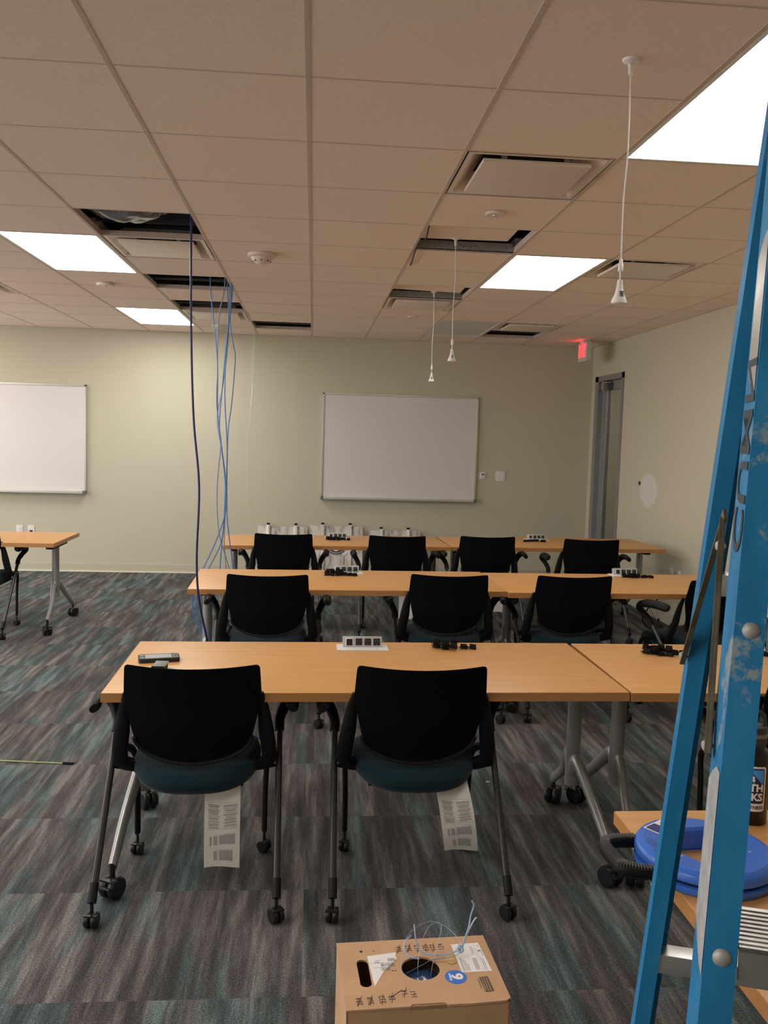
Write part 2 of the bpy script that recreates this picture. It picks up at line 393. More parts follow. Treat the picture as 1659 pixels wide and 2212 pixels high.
# ------------------------------------------------------------------ ceiling fittings
tn = {(-3, -1): 'lit ceiling light panel above the left edge, out of the picture over the near tables', (-8, 4): 'lit ceiling light panel beyond the left edge, over the middle of the room',
      (-8, 9): 'lit ceiling light panel beyond the left edge, nearest the back wall', (-8, -1): 'lit ceiling light panel beyond the left edge, nearest the viewer', (-3, -6): 'lit ceiling light panel behind the viewer',
      (-3, 4): 'lit ceiling light panel at far left, the larger one of the left pair', (-3, 9): 'lit ceiling light panel on the left nearest the back wall',
      (2, -1): 'large glowing ceiling light panel cut by the top right edge above the ladder', (2, 4): 'lit ceiling light panel right of the middle hanging microphones'}
for i, j in LITS + OFFS:
    lit = (i, j) not in OFFS
    lab = tn.get((i, j), 'unlit milky ceiling light panel near the back wall, left of the exit sign' if not lit else 'lit ceiling light panel')
    t = thing('ceiling_light', lab, 'light', (gx(i)+TX/2, gy(j)+TY, ZC), 0, 'lay-in ceiling light panels')
    hx, hy = TX/2-.009, TY-.006
    MB().prism(rrect(-hx, hx, -hy, hy, .004, 1), 0, .05, holes=[rrect(-hx+.018, hx-.018, -hy+.018, hy-.018, .004, 1)]).done('frame', M['troffer'], t, smooth=0)
    MB().box(-hx+.018, hx-.018, -hy+.018, hy-.018, .004, .012).done('lens', M[('glow' if i > 0 else 'glow_left') if lit else 'lens_off'], t, smooth=0)
    MB().box(-hx, hx, -hy, hy, .05, .10).done('housing', M['troffer'], t, smooth=0)
# unseen lamp added to brighten the corridor wall behind the door glass
t = thing('ceiling_light', 'added unseen light for the corridor behind the door glass', 'light', (XR+.95, 8.9, ZC-.02), 0)
MB().box(-.3, .3, -.6, .6, 0, .015).done('lens', mat('corridor_fill_lens', (1, 1, 1), .5, emit=LIGHT_COL[:3], es=3.2), t, smooth=0)

dl = {(1, 1): 'large square air diffuser with floating plate, nearest on the right of the centre row', (-2, 4): 'square air diffuser just behind the open ceiling bay with shiny duct wrap',
      (-2, 9): 'square air diffuser at left in front of the small domed fitting', (1, 7): 'square air diffuser behind the farther displaced ceiling tile', (3, 4): 'square air diffuser behind the nearest hanging microphone, right of the lit panel',
      (3, 9): 'square air diffuser beside the unlit light panel near the exit sign', (-5, 7): 'air diffuser cut by the left edge of the picture'}
for i, j in DIFF:
    t = thing('air_diffuser', dl[(i, j)], 'air vent', (gx(i)+TX/2, gy(j)+TY/2, ZC), 0, 'square plate air diffusers')
    h = .292
    q = MB()
    R0 = [(-h, -h), (h, -h), (h, h), (-h, h)]; a = [q.bm.verts.new((x, y, .002)) for x, y in R0]
    c_ = [q.bm.verts.new((x*.93, y*.93, .002)) for x, y in R0]; d_ = [q.bm.verts.new((x*.66, y*.66, .075)) for x, y in R0]
    for r0, r1 in ((a, c_), (c_, d_)):
        for k in range(4): q.bm.faces.new((r0[k], r0[(k+1) % 4], r1[(k+1) % 4], r1[k]))
    q.done('pan', M['diffw'], t, smooth=0)
    MB().box(-.2, .2, -.2, .2, .075, .09).done('throat', M['dark'], t, smooth=0)
    for sx in (-.13, .13):
        for yy in (-.19, .17): MB().box(sx-.012, sx+.012, yy, yy+.004, .0, .077).done('hanger', M['steel'], t, smooth=0)
    MB().box(-.222, .222, -.222, .222, -.012, .004, .003).done('plate', M['diffw'], t)

# displaced tiles, bridges and plenum contents
o = MB().box(-.29, .29, -.30, .30, 0, .016, .001).done('ceiling_tile', M['tile'], None, (gx(1)+.245, gy(3)+.13, ZC+.036), (math.radians(-.6), math.radians(-.5), 0), 0)
tag(o, 'loose ceiling tile shifted aside, leaving a dark gap on its right, nearer one', 'ceiling tile')
o = MB().box(-.29, .29, -.30, .30, 0, .016, .001).done('ceiling_tile', M['tile'], None, (gx(1)+.27, gy(6)+.10, ZC+.038), (math.radians(-1.2), math.radians(1.2), 0), 0)
tag(o, 'loose tilted ceiling tile behind the farther ceiling microphones', 'ceiling tile')
def bridge(i, j, lab, z=0):
    q = MB().box(gx(i)+.01, gx(i+1)-.01, -.002, .002, .002, .055).box(gx(i)+.01, gx(i+1)-.01, -.002, .028, .002, .006)
    o = q.done('tile_bridge', M['steel'], None, (0, gy(j)-.035, ZC+z), None, 0); tag(o, lab, 'metal bar')
    hs = MB()
    for k, x in enumerate((.03, .28, .30, .32, .345, .37, .56)): hs.lathe([(0, 0), (.0035, 0)], 8, T((gx(i)+x, -.0027, .026+.006*(k % 2))) @ RX(PI/2))
    hs.done('hole', M['socket'], o, smooth=0)
bridge(1, 4, 'punched steel bar across the ceiling bay at the nearer loose tile')
bridge(1, 7, 'punched steel bar across the ceiling bay at the farther loose tile')
q = MB().box(gx(-2)+.01, gx(-1)-.01, -.002, .002, 0, .05).box(gx(-2)+.01, gx(-1)-.01, -.02, .0, .05, .054)
tag(q.done('ceiling_strut', M['shsteel'], None, (0, gy(4)-.13, ZC+.05), None, 0), 'dark perforated strut across the open bay with duct wrap', 'metal bar')
for (i, j, lab) in ((-2, 6, 'metal conduit pipe inside the middle open bay on the left'), (-2, 8, 'metal conduit pipe inside the third open bay on the left'), (-1, 10, 'metal conduit pipe in the open bay nearest the back wall'), (3, 10, 'metal conduit pipe in the open bay beside the exit sign')):
    tag(MB().tube([(gx(i)-.4, gy(j)+.42, ZC+.050), (gx(i)+1.0, gy(j)+.42, ZC+.050)], .014, 12).done('conduit_pipe', M['shsteel']), lab, 'pipe', 'conduit pipes above the ceiling')
q = MB(); bmesh.ops.create_icosphere(q.bm, subdivisions=4, radius=.20)
for v in q.bm.verts:
    n = math.sin(v.co.x*38+v.co.z*19)*math.cos(v.co.y*31)*.016 + math.sin(v.co.y*70+v.co.x*45)*.006
    v.co = v.co*(1+n/.2); v.co.x *= 1.25; v.co.y *= .9; v.co.z *= .62
tag(q.done('duct_wrap', M['foil'], None, (gx(-2)+.22, gy(3)+.26, ZC+.135)), 'crinkled shiny plastic wrap stuffed in the open ceiling bay', 'plastic wrap')
tag(MB().box(0, .10, 0, .012, 0, .16, .003).done('duct_board', M['diffw'], None, (gx(-2)+.015, gy(3)+.04, ZC+.036), (0, 0, .2)), 'pale board edge at the left of the open ceiling bay', 'board')
# detectors and discs
def detector(lab, x, y):
    t = thing('smoke_detector', lab, 'smoke detector', (x, y, ZC))
    MB().lathe([(0, 0), (.088, 0), (.088, -.016), (.075, -.024), (.0, -.024)], 32).done('base', M['diffw'], t)
    MB().lathe([(.066, -.024), (.060, -.040), (.036, -.058), (0, -.066)], 28).done('chamber', M['diffw'], t)
    q = MB()
    for k in range(8):
        a = 2*PI*k/8; q.box(-.004, .004, .046, .058, -.05, -.028, 0, RZ(a))
    q.done('slot', M['greyp'], t)
detector('round white smoke detector with ribbed centre, left of middle ceiling', -.346, 5.62)
def disc(name, lab, x, y, r, h=.006):
    t = thing(name, lab, 'sprinkler cover', (x, y, ZC), 0)
    MB().lathe([(0, 0), (r, 0), (r, -h*.7), (r*.93, -h), (0, -h)], 32).done('plate', M['diffw'], t)
    MB().lathe([(0, -h), (r*.25, -h), (r*.22, -h-.004), (0, -h-.004)], 16).done('nozzle', M['frame'], t)
disc('sprinkler_cover', 'flat round cover plate behind the large air diffuser', .878, 4.36, .050, .012)
disc('sprinkler_cover', 'small flat round cover plate near the back, between two microphone cables', .90, 8.17, .05, .010)
disc('sprinkler_cover', 'white round ceiling fitting between the two left light panels', -1.629, 7.0, .068, .022)
t = thing('occupancy_sensor', 'clear domed fitting on the ceiling behind the blue cables', 'sensor', (-.997, 9.45, ZC))
MB().lathe([(0, 0), (.10, 0), (.10, -.012), (0, -.012)], 28).done('base', M['diffw'], t)
MB().lathe([(.09, -.012), (.085, -.05), (.055, -.085), (0, -.098)], 28).done('dome', M['clear'], t)

# hanging microphones
def hanging_mic(lab, x, y, zt, zb):
    t = thing('hanging_microphone', lab, 'microphone', (x, y, 0), 0, 'white ceiling microphones')
    MB().lathe([(0, zt), (.026, zt), (.024, zt-.006), (.008, zt-.014), (.006, zt-.045), (0, zt-.045)], 20).done('ceiling_mount', M['mic'], t)
    MB().tube(spline([(0, 0, zt-.04), (.004, 0, zt-.25), (-.002, 0, zb+.3), (0, 0, zb+.13)], 5), .0022, 6).done('cable', M['mic'], t)
    MB().lathe([(0, zb+.135), (.005, zb+.13), (.006, zb+.118), (.0075, zb+.116), (.0075, zb+.096), (0, zb+.096)], 14).done('cable_grip', M['mic'], t)
    MB().tube([(.001, 0, zb+.10), (.001, 0, zb+.068)], .003, 8).done('pin', M['alum'], t)
    MB().lathe([(0, zb+.072), (.0075, zb+.07), (.009, zb+.052), (.014, zb+.028), (.0225, zb+.010), (.023, zb+.002), (.020, zb), (.0, zb-.002)], 24).done('capsule', M['mic'], t)
    q = MB()
    for k in range(5): q.box(-.006, .006, -.0185, -.012, zb+.020+k*.0035, zb+.0215+k*.0035, 0, RZ(.1))
    q.done('grille', M['greyp'], t, smooth=0)
hanging_mic('nearest white microphone hanging on a cord from the ceiling at upper right', .907, 2.585, ZC+.002, 2.076)
hanging_mic('white ceiling microphone hanging from the nearer loose tile, middle one of three', .797, 5.08, ZC+.034, 2.107)
hanging_mic('white ceiling microphone hanging lowest, over the right whiteboard, farthest of three', .929, 6.93, ZC+.034, 2.105)

# exit sign
t = thing('exit_sign', 'red illuminated exit sign fixed to the ceiling by the door corner', 'exit sign', (2.99, 9.55, ZC-.2325))
MB().box(-.028, .028, -.155, .155, 0, .205, .006).done('housing', M['exitw'], t)
MB().box(-.04, .04, -.07, .07, .205, .2325, .004).done('canopy', M['exitw'], t)
text_mesh('EXIT', .19, M['red'], 'lettering', t, T((-.0288, 0, .112)) @ RZ(-PI/2) @ RX(PI/2), .001, .004, sx=.66)
sp = bpy.data.lights.new('exit_glow', 'AREA'); sp.color = (1, .02, .04); sp.energy = .07; sp.spread = math.radians(110); sp.size = .02; sp.size_y = .26; sp.shape = 'RECTANGLE'
so = bpy.data.objects.new('exit_glow', sp); C.objects.link(so); so.parent = t; so.location = (-.034, 0, .19); so.rotation_euler = (0, math.radians(150), 0)

# ------------------------------------------------------------------ wall things
def whiteboard(lab, x0, x1):
    t = thing('whiteboard', lab, 'whiteboard', ((x0+x1)/2, YB-.02, .92), 0)
    h = (x1-x0)/2
    MB().box(-h, h, -.002, .018, 0, 1.222).done('writing_surface', M['wb'], t, smooth=0)
    q = MB()
    q.box(-h-.008, h+.008, -.010, .016, 1.205, 1.228, .003).box(-h-.008, h+.008, -.010, .016, -.004, .016, .003)
    q.box(-h-.008, -h+.012, -.010, .016, -.004, 1.228, .003).box(h-.012, h+.008, -.010, .016, -.004, 1.228, .003)
    q.done('frame', M['frame'], t)
    MB().box(-h-.006, h+.006, -.07, -.008, -.010, .008, .004).box(-h-.006, h+.006, -.072, -.066, -.010, .020, .002).done('marker_tray', M['frame'], t)
    for s in (-1, 1): MB().box(s*(h-.004)-.016, s*(h-.004)+.016, -.074, -.006, -.014, .024, .004).done('end_cap', M['greyp'], t)
whiteboard('wide white dry-erase board behind the tables, right of the blue cables', .11, 1.93)
whiteboard('white dry-erase board cut by the left edge of the picture', -4.42, -2.59)
def plate(name, lab, cat, x, z, w, h, kind, side='back', y=None):
    if side == 'back': t = thing(name, lab, cat, (x, YB, z), 0)
    else: t = thing(name, lab, cat, (XR, y, z), -PI/2)
    MB().box(-w/2, w/2, -.007, 0, -h/2, h/2, .002).done('cover_plate', M['white'], t)
    q = MB()
    if kind == 'data': q.box(-.017, .017, -.012, -.004, -.02, .004, .002)
    elif kind == 'switch': q.box(-w/2+.02, -.004, -.011, -.004, -.032, .032, .002).box(.004, w/2-.02, -.011, -.004, -.032, .032, .002)
    elif kind == 'duplex': q.box(-.016, .016, -.010, -.004, .006, .034, .003).box(-.016, .016, -.010, -.004, -.034, -.006, .003)
    else: q.box(-w/2+.012, w/2-.012, -.022, -.004, -h/2+.012, h/2-.012, .003)
    q.done('jack' if kind == 'data' else 'rocker' if kind == 'switch' else 'socket' if kind == 'duplex' else 'cover', M['cdark'] if kind == 'data' else M['white'], t)
    return t
plate('wall_outlet', 'white wall outlet left of the blue-jacked plate, above the left table', 'outlet', -3.335, .47, .075, .118, 'duplex')
plate('data_plate', 'white wall plate with a blue jack, above the left table', 'wall plate', -3.206, .47, .075, .118, 'data')
plate('light_switch', 'white double wall switch plate right of the thermostat', 'light switch', 2.235, 1.224, .118, .118, 'switch')
t = plate('thermostat', 'small beige thermostat beside the right edge of the whiteboard', 'thermostat', 2.02, 1.225, .078, .085, 'body')
MB().box(-.016, .016, -.0235, -.021, .006, .026).done('display', M['greyp'], t, smooth=0)
plate('wall_outlet', 'white wall outlet low on the right wall, nearer one behind the second table row', 'outlet', 0, .47, .075, .118, 'duplex', 'right', 7.62)
plate('data_plate', 'small white wall plate on the right wall beside the outlet nearest the ladder', 'wall plate', 0, .48, .05, .10, 'duplex', 'right', 7.46)
plate('wall_outlet', 'white wall outlet on the right wall behind the farthest table leg', 'outlet', 0, .45, .075, .118, 'duplex', 'right', 8.40)

# door in the right wall
d = struct(thing('door_1', 'door', 'door', (XR, 0, 0)))
for k in ('label', 'category'): del d[k]
fw = .05
struct(MB().box(-.012, .13, DY0, DY0+fw, 0, DZ).box(-.012, .13, DY1-fw-.06, DY1, 0, DZ).box(-.012, .13, DY0, DY1, DZ-.06, DZ).done('frame', M['frame_al'], d, smooth=0))
y0, y1, z1 = DY0+fw+.004, DY1-fw-.064, DZ-.064
struct(MB().box(.04, .085, y0, y0+.02, .01, z1).box(.04, .085, y1-.19, y1, .01, z1).box(.04, .085, y0, y1, z1-.10, z1).box(.04, .085, y0, y1, .01, .26).done('leaf', M['frame_al'], d, smooth=0))
struct(MB().box(.060, .066, y0+.02, y1-.19, .26, z1-.10).done('pane', M['glass'], d, smooth=0))
struct(MB().box(-.022, .045, y1-.36, y1-.02, z1-.10, z1-.03, .006).done('closer', M['darkal'], d))
struct(MB().box(-.035, .0, y1-.22, y1-.18, z1-.11, z1-.005, .004).box(-.03, .02, y1-.34, y1-.16, z1-.028, z1-.012, .003).done('closer_arm', M['alum'], d))
struct(MB().box(.030, .042, y1-.20, y1-.188, .26, z1-.10).done('glazing_bead', M['alum'], d, smooth=0))

# ------------------------------------------------------------------ leaning whitewashed panels
def leaning_panel(lab, x, w, h, emblem=False, dx=.16):
    t = thing('wooden_panel', lab, 'panel', (x, YB-.22, 0), 0, 'whitewashed panels against the back wall')
    A = RX(math.radians(-15))
    MB().box(-w/2, w/2, 0, .02, 0, h, .002, A).done('boards', M['wash'], t, smooth=0)
    q = MB()
    for k in range(1, 5): q.box(-w/2+w*k/5-.0012, -w/2+w*k/5+.0012, -.0006, .001, .002, h-.002, 0, A)
    q.done('gap', M['greyp'], t, smooth=0)
    for s in (-1, 1):
        r_ = MB().box(s*dx-.019, s*dx+.019, -.026, -.001, .01, h+.012, .002, A).done('rail', M['alum'], t)
        MB().box(s*dx-.018, s*dx+.018, -.028, .004, h+.012, h+.035, .002, A).done('end_cap', M['black'], r_)
    if emblem:
        B = A @ T((0, -.003, .40)) @ RX(PI/2)
        MB().prism(circ(0, 0, .125, 40), -.004, .0, B).done('badge', M['ringg'], t, smooth=0)
        MB().prism(circ(0, 0, .120, 40), .001, .006, B, holes=[circ(0, 0, .112, 40)]).prism(circ(0, 0, .098, 40), .001, .006, B, holes=[circ(0, 0, .088, 8)]).done('badge_ring', M['ringm'], t, smooth=0)
        MB().prism(circ(0, 0, .086, 8), .001, .005, B).done('badge_face', M['white'], t, smooth=0)
        text_mesh('M', .085, M['ringm'], 'badge_letter', t, B @ T((0, .004, .006)), .001, .002)
        q = MB()
        for a0 in (-2.5, -.95):
            o1 = [(.165*math.cos(a0+.31*k/6), .165*math.sin(a0+.31*k/6)) for k in range(7)]; o2 = [(.135*math.cos(a0+.31*k/6), .135*math.sin(a0+.31*k/6)) for k in range(6, -1, -1)]
            q.prism(o1+o2, .001, .008, B)
        q.done('badge_tab', M['white'], t, smooth=0)
        MB().box(.125, .165, -.006, -.0015, .16, .20, 0, A @ T((0, 0, 0))).done('note', M['tan'], t, smooth=0)
leaning_panel('whitewashed wooden panel with two metal rails, leftmost against the back wall', -.34, .59, .60)
leaning_panel('whitewashed wooden panel with a round black badge between its rails', .293, .62, .615, True)
leaning_panel('whitewashed wooden panel with two metal rails, rightmost of the three', .98, .60, .575)

# ------------------------------------------------------------------ tables
L_, D_, ZT = 1.915, .765, .737
def caster_mesh(r, w_, parent, loc, rz, pedal=True, name='caster'):
    q = MB()
    for s in (-1, 1):
        q.lathe([(0, -w_*.22), (r*.5, -w_*.25), (r*.9, -w_*.22), (r, -w_*.10), (r, w_*.10), (r*.9, w_*.20), (0, w_*.20)], 20, T((s*w_*.30, 0, r)) @ RY(PI/2))
    q.box(-w_*.12, w_*.12, -r*.55, r*.3, r*.8, r*1.75, r*.12)
    q.tube([(0, 0, r*1.5), (0, 0, r*3.15)], r*.24, 8)
    if pedal: q.box(-w_*.42, w_*.42, -r*1.45, -r*.7, r*1.05, r*1.25, r*.08, RX(-.15))
    q.box(-w_*.55, w_*.55, -r*.75, r*.5, r*1.62, r*1.86, r*.1)
    return q.done(name, M['rubber'], parent, loc, (0, 0, rz))
def make_table(lab):
    t = thing('training_table', lab, 'table', (0, 0, 0), 0, 'beech flip-top training tables')
    MB().box(-L_/2, L_/2, -D_/2, D_/2, ZT-.034, ZT, .0025).done('tabletop', M['wood'], t)
    e_ = .0012
    MB().prism([(-L_/2-e_, -D_/2-e_), (L_/2+e_, -D_/2-e_), (L_/2+e_, D_/2+e_), (-L_/2-e_, D_/2+e_)], ZT-.0335, ZT-.0022, holes=[[(-L_/2+.002, -D_/2+.002), (L_/2-.002, -D_/2+.002), (L_/2-.002, D_/2-.002), (-L_/2+.002, D_/2-.002)]]).done('edge_band', WOODE, t, smooth=0)
    for sx in (-1, 1):
        x = sx*(L_/2-.085)
        q = MB().tube([(x, -.03, .24), (x, -.03, ZT-.06)], .024, 20, flat=(1.0, 1.25))
        for yy, zz, k in ((-.405, .115, -1), (.34, .115, 1)):
            pts = spline([(x, -.03+k*.005, .30), (x, -.03+k*.045, .355), (x+sx*.008, -.03+k*.10, .325), (x+sx*.03, (yy-.03)/2-.0+k*.03, .22), (x+sx*.04, yy, .115)], 6)
            n = len(pts); q.tube(pts, [.030-.012*i/(n-1) for i in range(n)], 14, flat=(.85, 1.15))
        lg = q.done('leg', M['silver'], t)
        MB().box(x-.03, x+.03, -.20, .22, ZT-.075, ZT-.034, .008).done('hinge_bracket', M['black'], t)
        for yy, rz in ((-.405, .5*sx), (.34, 2.6*sx)):
            caster_mesh(.040, .062, lg, (x+sx*.04, yy, 0), rz)
    MB().box(-L_/2+.12, L_/2-.12, .06, .10, ZT-.062, ZT-.034, .003).done('crossbar', M['black'], t)
    for xx in (-.45, .45): MB().box(xx-.09, xx+.09, .02, .08, ZT-.085, ZT-.06, .008).done('cable_tray', M['black'], t)
    return t
M['wood'] = WOOD
def tpos(x0, yfl, yfr):      # left front corner x, front edge y at both ends
    a = math.atan2(yfr-yfl, L_); cx = x0 + L_/2*math.cos(a) - D_/2*math.sin(a); cyy = yfl + L_/2*math.sin(a) + D_/2*math.cos(a)
    return (cx, cyy, 0), a
TB = {}
for nm, lab, x0, a_, b_ in (
    ('1L', 'beech table in the nearest full row, left one, carrying the phone', -.722, 3.036, 3.068),
    ('1R', 'beech table in the nearest full row, right one behind the ladder', 1.201, 3.062, 3.062),
    ('2L', 'beech table in the middle row, left one, touched by the navy cable', -.715, 5.095, 5.15),
    ('2R', 'beech table in the middle row, right one behind the ladder', 1.203, 5.115, 5.165),
    ('3L', 'beech table in the farthest row, left one in front of the leaning panels', -.715, 7.115, 7.255),
    ('3R', 'beech table in the farthest row, right one nearest the door', 1.202, 7.265, 7.345),
    ('LT', 'beech table cut by the left edge of the picture, under the left whiteboard', -3.955, 7.03, 7.03),
    ('0', 'beech table at bottom right holding the blue reel and black bottle', .776, 1.287, 1.287)):
    loc, a = tpos(x0, a_, b_)
    if not TB: TB[nm] = make_table(lab); TB[nm].location = loc; TB[nm].rotation_euler = (0, 0, a)
    else: TB[nm] = dup(TB['1L'], lab, loc, a)

# ------------------------------------------------------------------ chairs
def make_chair(lab):
    t = thing('nesting_chair', lab, 'chair', (0, 0, 0), 0, 'black nesting chairs')
    # seat: rounded cushion
    q = MB(); N_ = 40; cx, cy_, hx, hy = 0, .145, .232, .245
    def ring(s, z, dy=0): 
        out = []
        for k in range(N_):
            a = 2*PI*k/N_; ca, sa = math.cos(a), math.sin(a); e = 2/2.9
            x = hx*s*math.copysign(abs(ca)**e, ca); y = hy*s*math.copysign(abs(sa)**(2/2.4), sa)
            zz = z - .018 + .012*(x/hx)**2 - (.035*max(0, (y-.12)/.12)**2 if y > .12 else 0) - .012*max(0, (-y-.10)/.14)
            out.append(q.bm.verts.new((x, cy_+y+dy, zz)))
        return out
    rs = [ring(.84, .405), ring(.955, .415), ring(1.0, .435), ring(1.0, .455), ring(.97, .475), ring(.88, .486), ring(.5, .488), ring(.15, .487)]
    for a, b_ in zip(rs, rs[1:]):
        for k in range(N_): q.bm.faces.new((a[k], a[(k+1) % N_], b_[(k+1) % N_], b_[k]))
    q.bm.faces.new(list(reversed(rs[0]))); q.bm.faces.new(rs[-1])
    q.done('seat', M['teal'], t, smooth=60)
    MB().box(-.175, .175, .02, .32, .366, .392, .01).done('seat_pan', M['black'], t)
    # backrest panel
    q = MB(); NZ, NX = 26, 24; ZB = .482
    def hw(z):
        if z > .834: return .232 - .016*(1-math.sqrt(max(0, 1-((z-.834)/.016)**2)))
        if z > .72: return .232 + .006*math.sin((.834-z)/.114*PI/2)
        if z > .58: return .206 + .032*((z-.58)/.14)
        u = (z-ZB)/(.58-ZB); return .206*math.sqrt(max(0.0, 1-(1-u)**2))
    def py(z): return -.048 - .10*(max(0, z-.48)/.37)**.9 + .03*math.exp(-((z-.62)/.07)**2)*-.35
    zs = [ZB+(.85-ZB)*(k/NZ) for k in range(NZ+1)]
    zs = [ZB+.0005, ZB+.003, ZB+.008, ZB+.015, ZB+.024] + [z for z in zs if ZB+.028 < z < .825] + [.830, .836, .841, .845, .848, .8495, .850]
    layers = []
    for off in (0, .016):
        g = []
        for z in zs:
            row = []
            for k in range(NX+1):
                u = -1+2*k/NX; x = u*hw(z)
                edge = max(abs(u)**8, ((z-.80)/.05)**6 if z > .80 else 0)
                yy = py(z) + .055*(x/.238)**2 + (off*(1-.75*min(1, edge)))
                zz = z + (.006*(x/.238)**2 if z > .8 else 0)
                row.append(q.bm.verts.new((x, yy, zz)))
            g.append(row)
        layers.append(g)
    for li, g in enumerate(layers):
        for i in range(len(zs)-1):
            for k in range(NX): q.bm.faces.new((g[i][k], g[i][k+1], g[i+1][k+1], g[i+1][k]))
    f_, b_ = layers
    for i in range(len(zs)-1):
        for k in (0, NX): q.bm.faces.new((f_[i][k], f_[i+1][k], b_[i+1][k], b_[i][k]))
    for k in range(NX):
        for i in (0, -1): q.bm.faces.new((f_[i][k], f_[i][k+1], b_[i][k+1], b_[i][k]))
    q.done('backrest', M['blackm'], t, smooth=60)
    # lower lip of the back
    pts = []
    for k in range(25):
        a = PI+PI*k/24; z = .580+(.58-ZB)*math.sin(a); x = .206*math.cos(a); pts.append((x, py(max(z, ZB+.002))+.055*(x/.238)**2-.002, z))
    MB().tube(pts, .0075, 8).done('back_rim', M['lip'], t)
    for s in (-1, 1):
        # side bracket: from backrest edge down and inward under the seat
        pts = spline([(s*.232, -.045, .74), (s*.243, -.028, .68), (s*.256, -.010, .58), (s*.266, .012, .50), (s*.258, .035, .455), (s*.22, .055, .435), (s*.16, .075, .425)], 6)
        n = len(pts); MB().tube(pts, [.012+.016*min(1, i/(n*.30)) for i in range(n)], 12, flat=(.55, 1.0) ).done('back_bracket', M['black'], t)
        # rear leg tube rising to the armrest
        A = Vector((s*.305, -.25, .085)); Bq = Vector((s*.300, .155, .575))
        lg = MB().tube([A, Bq], .0125, 16).done('leg', M['tube'], t)
        MB().tube([A, A+(Bq-A)*.10], .0150, 16).done('leg_sleeve', M['black'], lg)
        caster_mesh(.027, .040, lg, (s*.305, -.25, 0), .35*s+.2, False)
        # front leg
        lf = MB().tube(spline([(s*.292, .10, .475), (s*.275, .20, .455), (s*.256, .262, .40), (s*.248, .265, .28), (s*.246, .262, .085)], 6), .0125, 12, flat=(.85, 1.25)).done('leg', M['black'], t)
        caster_mesh(.025, .038, lf, (s*.246, .262, 0), .6*s+.4, False)
        # armrest: sleeve, curved riser, pad sweeping back and outward
        MB().tube(spline([Bq-(Bq-A)*.07, Bq, (s*.318, .192, .615), (s*.342, .208, .650), (s*.352, .160, .678), (s*.352, .07, .688), (s*.345, -.035, .680)], 6), [.0165]*9+[.018]*5+[.020]*5+[.022]*6+[.024]*6+[.0235]*5+[.017], 12, flat=(1.15, .80)).done('armrest', M['black'], t)
        MB().tube([(s*.300, .072, .475), (s*.20, .072, .435)], .011, 10).tube([(s*.303, .045, .44), (s*.23, .10, .405), (s*.17, .11, .400)], .006, 8).done('stretcher', M['black'], t)
        MB().lathe([(0, -.016), (.016, -.016), (.018, 0), (.016, .014), (0, .014)], 16, T((s*.285, .066, .466)) @ RY(PI/2)).done('pivot', M['black'], t)
    return t
chairs = [
 ('black nesting chair nearest the camera, left one with a paper tag', -.402, 3.082, 0.02),
 ('black nesting chair nearest the camera, right one with a curled paper tag', .404, 3.082, 0.0),
 ('black nesting chair at the near row, mostly hidden behind the blue ladder', 1.90, 3.10, .18),
 ('black nesting chair in the middle row, leftmost beside the hanging cables', -.245, 5.045, .02),
 ('black nesting chair in the middle row, second from the left at the table joint', .826, 5.135, .0),
 ('black nesting chair in the middle row, third from the left', 1.592, 5.16, .03),
 ('black nesting chair in the middle row turned left, partly behind the ladder', 2.44, 5.13, .42),
 ('black nesting chair in the far row, leftmost before the leaning panels', -.222, 7.10, .0),
 ('black nesting chair in the far row, second from the left', .705, 7.10, .0),
 ('black nesting chair in the far row, third from the left, right of the joint', 1.468, 7.175, .02),
 ('black nesting chair in the far row, rightmost near the door', 2.335, 7.10, -.02),
 ('black nesting chair cut by the left edge, at the left table', -2.68, 7.09, .0)]
ch0 = make_chair(chairs[0][0]); CH = [ch0]
for lab, x, y, a in chairs[1:]: CH.append(dup(ch0, lab, (x, y, 0), a))
ch0.location = (chairs[0][1], chairs[0][2], 0); ch0.rotation_euler = (0, 0, chairs[0][3])

# paper tags hanging under seats (parts of their chair)
def hang_tag(ch, x, y, w_, h, curl, zt=.40, tilt=0.0, detail=True):
    q = MB(); n = 14; m_ = 4; rows = []
    def P(u, v):   # u 0..1 across, v 0..1 down
        yy = -curl*.05*math.sin(v*PI*.9) - .012*v; 
        return Vector((x+(u-.5)*w_+tilt*v*h, y+yy - (.035*(1-v)**6 if curl > .5 else 0)*-1, zt-v*h + .004*math.sin(u*5+v*6)))
    for i in range(n+1): rows.append([q.bm.verts.new(P(k/m_, i/n)) for k in range(m_+1)])
    for i in range(n):
        for k in range(m_): q.bm.faces.new((rows[i][k], rows[i][k+1], rows[i+1][k+1], rows[i+1][k]))
    o = q.done('paper_tag', M['paper'], ch, label='white printed paper tag hanging under the seat')
    if not detail: return
    q = MB()
    def line(u0, u1, v, dv):
        e = Vector((0, -.0008, 0)); q.quad(P(u0, v)+e, P(u1, v)+e, P(u1, v+dv)+e, P(u0, v+dv)+e)
    rr = random.Random(3)
    v = .30
    while v < .55:
        for a0, a1 in ((.08, .44), (.52, .94)):
            j = rr.uniform(0, .08); line(a0+j, a1-j, v, rr.choice((.005, .005, .008)))
        v += .017
    line(.05, .96, .285, .002); line(.05, .96, .565, .002)
    for k in range(46):
        u = .16+.0155*k
        if u > .86: break
        if .22 < u < .26 or .37 < u < .41: continue
        e = rr.uniform(0, .02)
        for va, vb in ((.62, .745), (.80, .93)):
            if va > .7 and (u < .22 or u > .80): continue
            ee = Vector((0, -.0008, 0)); q.quad(P(u, va+e)+ee, P(u+.006, va+e)+ee, P(u+.006, vb)+ee, P(u, vb)+ee)
    q.done('printing', M['ink'], o, smooth=0)
hang_tag(CH[0], .102, .00, .128, .335, .25, .415)
hang_tag(CH[1], .128, .00, .125, .275, 1.0, .415, tilt=.17)
